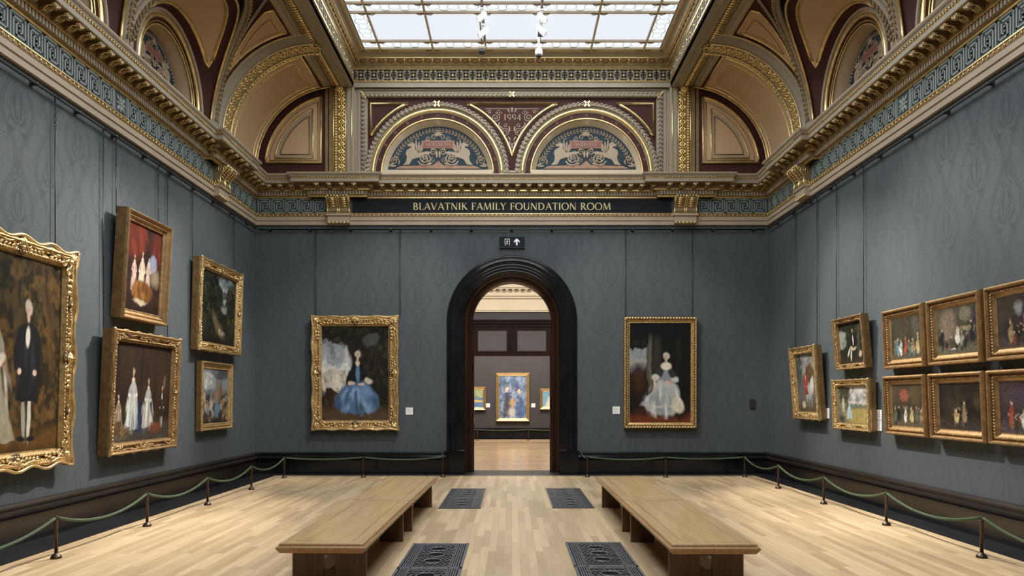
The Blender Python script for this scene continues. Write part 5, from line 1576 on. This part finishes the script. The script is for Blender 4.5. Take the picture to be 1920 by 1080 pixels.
on_right('framed_painting', 14.06, 15.36, 1.32, 1.46, .165, .17, 'rococo', art_red_coat, 4.2, 'tilted painting with a red-coated figure on a grey ground, nearest the corner', seed=10)
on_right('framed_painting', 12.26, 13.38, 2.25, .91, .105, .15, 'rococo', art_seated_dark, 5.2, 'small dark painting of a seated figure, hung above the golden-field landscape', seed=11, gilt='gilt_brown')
on_right('framed_painting', 12.12, 13.52, 1.19, .89, .125, .15, 'rococo', art_field, 1.8, 'landscape painting with a golden field and a pale blue dress', seed=12)
HG = 'six matching narrative paintings hung in two rows'
for k, (y0, y1, z0, lab) in enumerate(((10.53, 11.66, 2.2, 'row of standing figures in a dim hall, upper row of matching frames'),
                                       (9.25, 10.42, 2.2, 'pale arch and a fireplace in an interior, middle of the upper row of matching frames'),
                                       (7.97, 9.14, 2.2, 'red-skirted figure in a brown room, upper row of matching frames, cut by the picture edge'),
                                       (10.48, 11.63, 1.19, 'party under a red canopy, lower row of matching frames, beside the two stacked labels'),
                                       (9.17, 10.37, 1.19, 'darkest night interior, middle of the lower row of matching frames'),
                                       (7.90, 9.10, 1.19, 'long red coat beside white dresses, lower row of matching frames, cut by the picture edge'))):
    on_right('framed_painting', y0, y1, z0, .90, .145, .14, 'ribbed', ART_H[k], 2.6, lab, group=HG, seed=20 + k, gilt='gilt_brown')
FW = FY - .015
PT('framed_painting', 1.44, 2.08, .14, .12, 'plain', art_blue_mottle, (.03, FW, .74), 0, .3, 'blue and grey painting in a gilt frame, centred in the view through the doorway', seed=31)
PT('framed_painting', 1.1, 1.0, .12, .12, 'plain', art_river, (-1.67, FW, 1.22), 0, .3, 'small blue and yellow painting half hidden by the door jamb in the next gallery', seed=32)
PT('framed_painting', .86, .90, .12, .12, 'plain', art_pale_sitter, (1.62, FW, 1.25), 0, .3, 'small painting of a pale sitter on blue, in the next gallery', seed=33)

# ------------------------------------------------------------------ hanging rails and rods
RZ, RO = 5.63, .07
for side, u0, u1, lab in (('left', YS - 1, YB - .11, 'black hanging rail below the cornice, along the wall with five tilted paintings'), ('right', YS - 1, YB - .11, 'black hanging rail below the cornice, along the wall with six matching frames'), ('back', -5.84, 5.84, 'black hanging rail below the cornice on the end wall')):
    root = empty('picture_rail', (0, 0, 0)); tag(root, lab, 'rail')
    mb = MB(); mb.mat('blackmetal'); mb.X = wallM(side); mb.tube([(u0, RO, RZ), (u1, RO, RZ)], .016, 8); mb.build('rod', root)
    n = int((u1 - u0) / .93); st = .93
    first = None
    for k in range(n + 1):
        u = (u0 + .25 + k * st) if side == 'back' else (u1 - .5 - k * st)
        if u > u1 or u < u0: continue
        if first is None:
            mb = MB(); mb.mat('blackmetal'); mb.box((0, .035, 0), (.035, .07, .03)); mb.box((0, .004, 0), (.06, .008, .07)); mb.lathe([(.022, -.02), (.026, 0), (.022, .02)], 8, (0, RO, 0))
            first = mb.build('bracket', root); b = first
        else:
            b = first.copy(); COL.objects.link(b); b.parent = root
        R3 = wallM(side)
        b.matrix_local = Matrix.Translation(R3 @ Vector((u, 0, RZ))) @ R3.to_3x3().to_4x4()
def hang(side, u, zbot, label):
    """rod with a chain at its top, hooked over the rail"""
    root = empty('hanging_rod', tuple(wallM(side) @ Vector((u, RO, RZ)))); tag(root, label, 'hanging rod', 'rods that carry the paintings')
    X = wallM(side).to_3x3().to_4x4()
    mb = MB(); mb.mat('blackmetal'); mb.X = X
    mb.tube([(0, -.030, -.42), (0, -.030, zbot - RZ)], .0065, 5); mb.build('rod', root)
    mb = MB(); mb.mat('blackmetal'); mb.X = X
    for k in range(9):
        z = -.03 - k * .045; dx = .012 if k % 2 else 0; dy = 0 if k % 2 else .012
        mb.tube([((.012 - dx) * math.cos(t * PI / 4) , -.03 + dx * math.cos(t * PI / 4), z + .028 * math.sin(t * PI / 4)) for t in range(8)], .005, 4, True)
    mb.build('chain', root)
    mb = MB(); mb.mat('blackmetal'); mb.X = X
    mb.tube([(0, -.03, -.03), (0, -.03, .0), (0, -.021, .023), (0, 0, .031), (0, .021, .023), (0, .029, -.004)], .007, 5); mb.build('hook', root)
LH = [(842, 9.66, 3.55, 'black hanging rod above the far edge of the largest painting'),
      (765, 0, 2.70, 'black hanging rod passing beside the red-drapery painting on its near side'),
      (741, 0, 4.50, 'near hanging rod of the red-drapery painting'), (662, 0, 4.50, 'far hanging rod of the red-drapery painting'),
      (645, 0, 2.70, 'black hanging rod passing beside the red-drapery painting on its far side'),
      (598, 0, 4.32, 'near hanging rod of the dark woodland landscape'), (520, 0, 4.32, 'far hanging rod of the dark woodland landscape')]
for dx, y, zb, lab in LH: hang('left', y or 1400 * 5.9 / dx, zb, lab)
for x, lab in ((-4.53, 'hanging rod over the blue-dress painting, on the side towards the corner'), (-2.58, 'hanging rod over the blue-dress painting, on the side towards the doorway')): hang('back', x, 3.62, lab)
for x, lab in ((2.62, 'hanging rod over the silver-dress painting, on the side towards the doorway'), (4.16, 'hanging rod over the silver-dress painting, on the side towards the corner')): hang('back', x, 3.58, lab)
for dx, zb, lab in ((530.5, 2.74, 'far hanging rod of the red-coat painting'), (571, 2.74, 'near hanging rod of the red-coat painting'), (607, 3.12, 'far hanging rod of the small dark seated figure'), (658, 3.12, 'near hanging rod of the small dark seated figure')):
    hang('right', 1400 * 5.9 / dx, zb, lab)

# ------------------------------------------------------------------ wall labels, signs
def wall_label(side, u, v, w, h, lab, plane=None):
    root = empty('wall_label', tuple(wallM(side, plane) @ Vector((u, 0, v)))); tag(root, lab, 'label', 'white caption cards beside the paintings')
    X = wallM(side).to_3x3().to_4x4()
    mb = MB(); mb.mat('paper'); mb.X = X; mb.bb(-w / 2, w / 2, .002, .012, -h / 2, h / 2); mb.build('card', root)
    mb = MB(); mb.mat('print'); mb.X = X
    for k in range(5):
        L = w * (.76 if k not in (0, 4) else .5); z = h * (.32 - .15 * k)
        mb.bb(-w * .4, -w * .4 + L, .012, .0126, z - .0035, z + .0035)
    mb.build('printed_lines', root)
wall_label('back', -2.375, 1.445, .165, .165, 'white caption card on the end wall between the blue-dress painting and the doorway')
wall_label('back', 2.41, 1.465, .165, .17, 'white caption card on the end wall between the doorway and the silver-dress painting')
wall_label('left', 9.98, 1.43, .14, .24, 'white caption card beside the largest painting, partly behind its carved frame')
wall_label('left', 15.82, 1.33, .12, .22, 'white caption card beside the crowd scene')
wall_label('right', 14.09 - .02, 1.46, .17, .19, 'white caption card under the red-coat painting')
wall_label('right', 12.08, 1.475, .16, .165, 'upper of two stacked white caption cards beside the matching frames')
wall_label('right', 12.08, 1.30, .16, .165, 'lower of two stacked white caption cards beside the matching frames')
wall_label('back', -1.03, 1.43, .17, .17, 'white caption card in the next gallery, by the river picture', FY)
wall_label('back', .91, 1.43, .17, .17, 'white caption card in the next gallery, by the pale sitter', FY)

root = empty('exit_sign', (0.0, YB, 5.345)); tag(root, 'small black exit sign with running man and white arrow above the arch', 'sign')
NB = Matrix(((1, 0, 0, 0), (0, -1, 0, 0), (0, 0, 1, 0), (0, 0, 0, 1)))
mb = MB(); mb.X = NB; mb.mat('signblue'); mb.bb(-.29, .29, .0, .05, -.12, .12); mb.mat('blackmetal'); mb.bb(-.29, .29, 0, .06, -.135, -.12); mb.build('panel', root)
mb = MB(); mb.X = NB; mb.mat('white')
mb.extrude([(.07, .0), (.11, .04), (.11, -.0)], .05, .054)
mb.extrude([(.11, .085), (.045, .02), (.045, -.015), (.092, .03), (.092, -.075), (.128, -.075), (.128, .03), (.175, -.015), (.175, .02)], .05, .056)
mb.build('arrow', root)
mb = MB(); mb.X = NB; mb.mat('white')
for (x0, x1, z0, z1) in ((-.165, -.155, -.075, .075), (-.065, -.055, -.075, .075), (-.165, -.055, .065, .075), (-.165, -.135, -.075, -.065)): mb.bb(x0, x1, .05, .055, z0, z1)
mb.lathe([(.001, 0), (.011, .001), (.001, .004)], 8, (-.105, .052, .045))
def stick(p, q, r): mb.tube([(p[0], .053, p[1]), (q[0], .053, q[1])], r, 5)
stick((-.108, .028), (-.118, -.012), .011); stick((-.118, -.012), (-.098, -.03), .007); stick((-.098, -.03), (-.108, -.06), .007); stick((-.118, -.012), (-.13, -.045), .007); stick((-.13, -.045), (-.148, -.05), .006)
stick((-.108, .024), (-.085, .01), .006); stick((-.112, .024), (-.135, .012), .006); stick((-.085, .01), (-.078, .022), .005)
mb.build('running_man', root)

root = empty('room_name_board', (0, YB - .034, 6.18)); tag(root, 'dark blue-black name board with gold capitals over the doorway', 'sign')
mb = MB(); mb.X = NB; mb.mat('signblue'); mb.bb(-3.68, 3.68, 0, .012, -.178, .178); mb.build('board', root)
mb = MB(); mb.X = NB; mb.mat('lettergold')
draw_text(mb, 'BLAVATNIK FAMILY FOUNDATION ROOM', -2.285, -.095, .168, .012, .006, 4.58); mb.build('lettering', root)

root = empty('wall_sensor', (5.55, YB, 1.62)); tag(root, 'small dark brown sensor box on the end wall near the corner', 'sensor')
mb = MB(); mb.X = NB; mb.mat('sensor'); mb.bb(-.06, .06, 0, .04, -.10, .10); mb.build('case', root)
mb = MB(); mb.X = NB; mb.mat('blackmetal')
for k in range(4): mb.bb(-.04, .04, .04, .043, -.06 + k * .03, -.045 + k * .03)
mb.build('slots', root)

# ------------------------------------------------------------------ rope barrier
POST = None
def post(x, y, label, group='rope barrier posts'):
    global POST
    if POST is None:
        root = empty('barrier_post')
        mb = MB(); mb.mat('bronze', True)
        mb.lathe([(.056, 0), (.058, .012), (.055, .02), (.046, .034), (.03, .045), (.021, .056), (.019, .06)], 18); mb.build('base', root)
        mb = MB(); mb.mat('bronze', True); mb.lathe([(.019, .055), (.019, .39), (.022, .392), (.022, .408), (.019, .412)], 12); mb.build('pole', root)
        mb = MB(); mb.mat('bronze', True); mb.lathe([(.012, .415), (.012, .43), (.019, .436), (.021, .447), (.017, .459), (.006, .465)], 12); mb.build('finial', root)
        POST = root
    else:
        root = copy_tree(POST)
    root.location = (x, y, 0); root['label'] = label; root['category'] = 'barrier post'; root['group'] = group
    return root
def rope(p, q, sag, label, r=.017):
    root = MB(); root.mat('rope', True)
    p = Vector(p); q = Vector(q); n = 36
    d = (q - p).normalized(); p = p + d * .026; q = q - d * .026
    pts = []
    for i in range(n + 1):
        t = i / n; v = p.lerp(q, t); v.z -= sag * 4 * t * (1 - t); pts.append(v)
    root.tube(pts, [r * (1 + .10 * (i % 2)) for i in range(n + 1)], 8)
    o = root.build('barrier_rope')
    tag(o, label, 'rope', 'green barrier ropes')
XL, XR, YP_ = -4.97, 5.14, 16.42
Lp = [(XL, 6.1), (XL, 8.14), (XL, 10.17), (XL, 12.19), (XL, 14.24), (XL, 16.3)]
words_l = [None, 'beside the largest painting', 'beside the silver-dresses painting', 'between the silver-dresses and woodland paintings', 'beside the crowd scene', 'at the corner beyond the crowd scene']
for (x, y), wd in zip(Lp[1:], words_l[1:]): post(x, y, 'dark bronze barrier post ' + wd)
Bl = [(-3.27, YP_), (-1.53, YP_ + .1)]; Br = [(1.67, YP_ + .1), (3.38, YP_)]
post(*Bl[0], 'dark bronze barrier post in front of the blue-dress painting'); post(*Bl[1], 'last bronze barrier post before the doorway, on the blue-dress side')
post(*Br[0], 'last bronze barrier post before the doorway, on the silver-dress side'); post(*Br[1], 'dark bronze barrier post in front of the silver-dress painting')
Rp = [(XR, 16.5), (XR, 14.41), (XR, 12.31), (XR, 10.25), (XR, 8.17), (XR, 6.1)]
words_r = ['at the corner by the red-coat painting', 'just past the red-coat painting', 'below the golden field landscape', 'below the middle of the matching frames', 'below the matching frames cut by the picture edge', None]
for (x, y), wd in zip(Rp[:-1], words_r[:-1]): post(x, y, 'dark bronze barrier post ' + wd)
ZR = .438
def span(a, b, sag, lab): rope((a[0], a[1], ZR), (b[0], b[1], ZR), sag, lab)
span(Lp[0], Lp[1], .15, 'green barrier rope running out of view below the largest painting')
for i, lab in ((1, 'sagging green barrier rope below the largest and silver-dresses paintings'), (2, 'sagging green barrier rope beyond the silver-dresses painting'), (3, 'sagging green barrier rope below the woodland landscape'), (4, 'short-looking green barrier rope reaching the corner by the crowd scene')):
    span(Lp[i], Lp[i + 1], .14, lab)
span(Lp[5], Bl[0], .035, 'nearly straight green rope from the corner to the blue-dress painting'); span(Bl[0], Bl[1], .05, 'green rope from the blue-dress painting towards the doorway')
rope((Bl[1][0], Bl[1][1], ZR), (-1.60, YB - .10, .46), .05, 'short green rope tying the last post to the doorway, blue-dress side')
rope((Br[0][0], Br[0][1], ZR), (1.60, YB - .10, .46), .05, 'short green rope tying the last post to the doorway, silver-dress side')
span(Br[0], Br[1], .05, 'green rope from the doorway to the silver-dress painting'); span(Br[1], Rp[0], .035, 'nearly straight green rope from the silver-dress painting to the corner')
for i, lab in ((0, 'sagging green barrier rope below the red-coat painting'), (1, 'sagging green barrier rope below the golden field landscape'), (2, 'sagging green barrier rope below the first column of matching frames'), (3, 'sagging green barrier rope below the second column of matching frames')):
    span(Rp[i], Rp[i + 1], .14, lab)
span(Rp[4], Rp[5], .15, 'green barrier rope running out of view below the matching frames')
# barrier in the next gallery
post(-1.42, 30.7, 'distant barrier post in the next gallery below the river picture', 'posts in the next gallery'); post(.67, 30.7, 'distant barrier post in the next gallery beside the blue-grey painting', 'posts in the next gallery')
rope((-3.4, 30.7, ZR), (-1.42, 30.7, ZR), .03, 'thin rope in the next gallery running behind the door jamb'); rope((-1.42, 30.7, ZR), (.67, 30.7, ZR), .03, 'thin straight rope in the next gallery below the blue-grey painting'); rope((.67, 30.7, ZR), (2.8, 30.7, ZR), .03, 'thin rope in the next gallery below the pale sitter')

# ------------------------------------------------------------------ benches
def make_bench(L, W=.80, H=.46):
    root = empty('gallery_bench')
    mb = MB(); mb.mat('oak')
    # slab with a moulded edge: two stacked rounds and an undercut
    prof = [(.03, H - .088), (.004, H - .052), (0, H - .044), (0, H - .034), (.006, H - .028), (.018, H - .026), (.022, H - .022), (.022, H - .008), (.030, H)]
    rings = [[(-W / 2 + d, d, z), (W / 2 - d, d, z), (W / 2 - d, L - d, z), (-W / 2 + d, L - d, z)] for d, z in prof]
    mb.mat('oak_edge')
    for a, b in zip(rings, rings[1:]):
        for k in range(4): mb.quad(a[k], a[(k + 1) % 4], b[(k + 1) % 4], b[k])
    mb.F([mb.P(p) for p in rings[0]])
    mb.mat('oak')
    b0 = .030; b1 = .14
    def ringq(d): return [(-W / 2 + d, d, H), (W / 2 - d, d, H), (W / 2 - d, L - d, H), (-W / 2 + d, L - d, H)]
    A, B = ringq(b0), ringq(b1)
    for k in range(4): mb.quad(A[k], A[(k + 1) % 4], B[(k + 1) % 4], B[k])
    seat = mb.build('seat', root)
    mb = MB(); mb.mat('oak'); 
    B2 = [(p[0], p[1], H + .0008) for p in ringq(b1 + .004)]; mb.F([mb.P(p) for p in B2])
    pb = [(p[0], p[1], H - .02) for p in ringq(b1 + .004)]; 
    mb.F([mb.P(p) for p in pb])
    mb.mat('oak_edge')
    for k in range(4):
        a, b = ringq(b1)[k], ringq(b1)[(k + 1) % 4]; mb.tube([a, b], .0022, 4)
    mb.build('seat_panel', seat)
    for yy in (.30, L - .38):
        for sg in (-1, 1):
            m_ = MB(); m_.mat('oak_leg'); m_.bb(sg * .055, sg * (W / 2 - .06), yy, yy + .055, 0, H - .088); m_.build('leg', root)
    mb = MB(); mb.mat('oak_leg'); mb.bb(-.05, .05, .30, L - .32, .30, .37); mb.bb(-.05, .05, .31, .35, .10, .16); mb.bb(-.03, .03, .35, L - .38, .08, .14); mb.build('stretcher', root)
    return root
def bench(x, y, L, rot, lab):
    b = make_bench(L); b.location = (x, y, 0); b.rotation_euler = (0, 0, math.radians(rot)); tag(b, lab, 'bench', 'long oak benches')
bench(-1.69, 6.59, 2.87, -.55, 'front oak bench on the side of the blue-dress painting')
bench(-1.655, 9.48, 2.82, -.75, 'rear oak bench on the side of the blue-dress painting, towards the doorway')
bench(1.785, 6.55, 2.87, 0.1, 'front oak bench on the side of the silver-dress painting')
bench(1.78, 9.44, 2.82, 0.1, 'rear oak bench on the side of the silver-dress painting, towards the doorway')

# ------------------------------------------------------------------ cast-iron floor grilles
def make_grille(W=.665, L=2.56):
    root = empty('floor_grille')
    mb = MB(); mb.mat('iron_dark'); mb.bb(-W / 2, W / 2, 0, L, .0, .004)  # flat black sheet on the floor, painted as the shaded pit
    mb.build('pit_shade_sheet', root)
    for h in (0, 1):
        y0, y1 = h * L / 2, (h + 1) * L / 2
        mb = MB(); mb.mat('iron')
        z0, z1 = .004, .012
        def bar(xa, xb, ya, yb, t=z1): mb.bb(xa, xb, ya, yb, z0, t)
        bar(-W / 2, W / 2, y0 + .002, y0 + .035); bar(-W / 2, W / 2, y1 - .035, y1 - .002)
        bar(-W / 2, -W / 2 + .028, y0, y1); bar(W / 2 - .028, W / 2, y0, y1)
        for k in range(4):
            x = W / 2 - .048 - k * .024
            bar(x - .007, x + .007, y0 + .035, y1 - .035, .010); bar(-x - .007, -x + .007, y0 + .035, y1 - .035, .010)
        xi = W / 2 - .145
        bar(-xi - .012, -xi, y0, y1); bar(xi, xi + .012, y0, y1)
        bar(-xi, xi, y0 + .035, y0 + .075, .009); bar(-xi, xi, y1 - .075, y1 - .035, .009)
        cs = [(0, y0 + L / 4 + d) for d in (-.315, 0, .315)]
        # wavy lattice between the round openings
        n = 15
        for k in range(n):
            yy = y0 + .09 + (y1 - y0 - .18) * (k + .5) / n
            pts = []
            for i in range(29):
                x = -xi + 2 * xi * i / 28
                p = (x, yy + .018 * math.sin(i * PI / 2 + k * PI))
                if any((p[0] - c[0]) ** 2 + (p[1] - c[1]) ** 2 < .098 ** 2 for c in cs):
                    if len(pts) > 1: mb.tube([(a, b, .0075) for a, b in pts], .0062, 4)
                    pts = []
                else: pts.append(p)
            if len(pts) > 1: mb.tube([(a, b, .0075) for a, b in pts], .0062, 4)
        for c in cs:
            mb.tube([(c[0] + .096 * math.cos(t * PI / 12), c[1] + .096 * math.sin(t * PI / 12), .008) for t in range(24)], .010, 5, True)
        mb.build('cast_panel', root)
    return root
G0 = make_grille()
for i, (x, y, lab) in enumerate(((-.845, 6.36, 'near cast-iron floor grille beside the front bench, blue-dress side of the aisle'), (-.83, 11.78, 'far cast-iron floor grille towards the doorway, blue-dress side of the aisle'),
                                 (.975, 6.44, 'near cast-iron floor grille beside the front bench, silver-dress side of the aisle'), (.975, 11.82, 'far cast-iron floor grille towards the doorway, silver-dress side of the aisle'))):
    g = G0 if i == 0 else copy_tree(G0)
    g.location = (x, y, 0); tag(g, lab, 'floor grille', 'cast-iron floor grilles')

# ------------------------------------------------------------------ skylight fittings
def spot_head(x, y, z, aim, lab, energy=0, size=60, lensr=.035):
    root = empty('track_spotlight', (x, y, z)); tag(root, lab, 'spotlight', 'white spotlights under the skylight bars')
    d = (Vector(aim) - Vector((x, y, z - .16))).normalized()
    q = d.to_track_quat('Z', 'Y').to_matrix().to_4x4()
    mb = MB(); mb.mat('white', True); mb.bb(-.03, .03, -.09, .09, -.05, .0); mb.tube([(0, 0, -.05), (0, 0, -.13)], .012, 6); mb.build('adapter', root)
    mb = MB(); mb.mat('white', True); mb.X = Matrix.Translation((0, 0, -.16)) @ q
    mb.lathe([(.02, -.13), (.052, -.12), (.056, -.02), (.06, .10), (.062, .13), (.050, .131), (.046, .09)], 16); bl = mb.build('barrel', root)
    mb = MB(); mb.mat('lampface', True); mb.X = Matrix.Translation((0, 0, -.16)) @ q; mb.lathe([(.001, .095), (.044, .095), (.044, .10), (.001, .10)], 16); mb.build('lens', bl)
    if energy:
        L = bpy.data.lights.new('spot', 'SPOT'); L.energy = energy; L.spot_size = math.radians(size); L.spot_blend = .7; L.shadow_soft_size = .06; L.color = (1.0, .93, .82)
        o = bpy.data.objects.new('spot_lamp', L); COL.objects.link(o)
        o.location = Vector((x, y, z - .16)) + d * .16; o.rotation_euler = d.to_track_quat('-Z', 'Y').to_euler()
KS = 1.6
SPOTS = [(-.60, 15.55, (-5.9, 11.0, 1.3), 'white spotlight under the left skylight bar, closest to the end wall'), (-.60, 14.9, (-5.9, 8.2, 1.0), 'second white spotlight under the left skylight bar from the end wall'),
         (.60, 15.45, (5.9, 12.2, 1.2), 'white spotlight under the right skylight bar, closest to the end wall'), (.60, 14.95, (5.9, 8.8, 1.0), 'second white spotlight under the right skylight bar from the end wall')]
for x, y, aim, lab in SPOTS: spot_head(x, y, 9.522, aim, lab, 2600 * KS, 40)
for x, y, aim, lab, e in ((-.6, 12.6, (-5.9, 14.6, 2.6), 'white spotlight above the frame aimed at the woodland landscape', 1000), (.6, 12.6, (-3.6, 17.2, 2.2), 'white spotlight above the frame aimed at the blue-dress painting', 1000), (-.6, 12.2, (3.4, 17.2, 2.2), 'white spotlight above the frame aimed at the silver-dress painting', 1000), (.6, 12.2, (5.9, 14.6, 2.2), 'white spotlight above the frame aimed at the red-coat painting', 900)):
    spot_head(x, y, 9.522, aim, lab, e * KS, 38)

root = empty('ceiling_camera', (-.66, 16.40, 9.54)); tag(root, 'grey dome camera at the end of the left skylight bar', 'camera')
mb = MB(); mb.mat('stone_gray', True); mb.lathe([(.03, 0), (.03, -.05), (.075, -.06), (.085, -.10), (.08, -.16)], 16); hs = mb.build('housing', root)
mb = MB(); mb.mat('camglass', True); mb.lathe([(.078, -.16), (.07, -.20), (.045, -.235), (.005, -.25)], 16); mb.build('dome', hs)
mb = MB(); mb.mat('gold_soft'); mb.tube([(0, -.02, -.02), (0, -.95, -.015)], .018, 6); mb.build('conduit', root)
root = empty('ceiling_camera', (.57, 15.9, 9.54)); tag(root, 'white dome camera hanging on a rod from the right skylight bar', 'camera')
mb = MB(); mb.mat('white', True); mb.tube([(0, 0, 0), (0, 0, -.36)], .022, 8); mb.build('rod', root)
mb = MB(); mb.mat('white', True); mb.lathe([(.025, -.34), (.06, -.36), (.08, -.40), (.082, -.46), (.07, -.50)], 18); hs = mb.build('housing', root)
mb = MB(); mb.mat('camglass', True); mb.lathe([(.06, -.495), (.052, -.53), (.03, -.55), (.004, -.557)], 16); mb.build('dome', hs)
root = empty('control_box', (.60, 15.55, 9.54)); tag(root, 'small black control box under the right skylight bar', 'box')
mb = MB(); mb.mat('blackmetal'); mb.bb(-.06, .06, .1, .24, -.16, -.06); mb.build('case', root)
mb = MB(); mb.mat('gold_soft'); mb.tube([(0, .15, 0), (0, .15, -.06)], .012, 6); mb.build('bracket', root)
for x, lab in ((-.6, 'pale lighting track under the left skylight bar'), (.6, 'pale lighting track under the right skylight bar')):
    mb = MB(); mb.mat('stone_gray'); mb.bb(x - .02, x + .02, 6.0, 16.3, 9.525, 9.545); o = mb.build('lighting_track'); tag(o, lab, 'lighting track')

# ------------------------------------------------------------------ light
def area(loc, rot, sx, sy, e, c):
    L = bpy.data.lights.new('unseen_area_lamp', 'AREA'); L.shape = 'RECTANGLE'; L.size = sx; L.size_y = sy; L.energy = e; L.color = c
    o = bpy.data.objects.new('unseen_area_lamp', L); COL.objects.link(o); o.location = loc; o.rotation_euler = rot
    return o
area((0, 8.6, 9.50), (0, 0, 0), 6.4, 15.5, 1250, (.90, .95, 1.0))  # extra unseen lamp just under the panes, adding to the skylight's light
area((0, 25, 8.1), (0, 0, 0), 8, 11, 1500, (1.0, .94, .84))  # unseen lamp added under the plaster ceiling to brighten the next gallery
for x in (-2.2, 0.0, 2.2):
    L = bpy.data.lights.new('far_spot', 'SPOT'); L.energy = 1300; L.spot_size = math.radians(50); L.spot_blend = .8; L.shadow_soft_size = .05; L.color = (1, .92, .8)
    o = bpy.data.objects.new('far_spot_lamp', L); COL.objects.link(o); o.location = (x * .6, 27.2, 8.0); o.rotation_euler = (Vector((x, 32, 1.6)) - o.location).to_track_quat('-Z', 'Y').to_euler()

w = bpy.data.worlds.new('room_air'); SC.world = w; w.use_nodes = True
w.node_tree.nodes['Background'].inputs['Color'].default_value = (.6, .65, .7, 1); w.node_tree.nodes['Background'].inputs['Strength'].default_value = .02

# ------------------------------------------------------------------ camera
cam = bpy.data.cameras.new('camera'); cam.sensor_width = 36; cam.lens = 36 * FPX / 1920
cam.shift_y = (746 - 540) / 1920; cam.clip_start = .05; cam.clip_end = 100
co = bpy.data.objects.new('camera', cam); COL.objects.link(co)
co.location = (0, 0, EYE); co.rotation_euler = (PI / 2, 0, 0)
SC.camera = co
SC.view_settings.view_transform = 'Standard'; SC.view_settings.look = 'None'
SC.view_settings.exposure = 0.0; SC.view_settings.gamma = 1.0; SC.view_settings.use_curve_mapping = False
SC.cycles.use_denoising = True
SC.cycles.max_bounces = 8; SC.cycles.diffuse_bounces = 5; SC.cycles.glossy_bounces = 4
SC.cycles.sample_clamp_indirect = 4.0
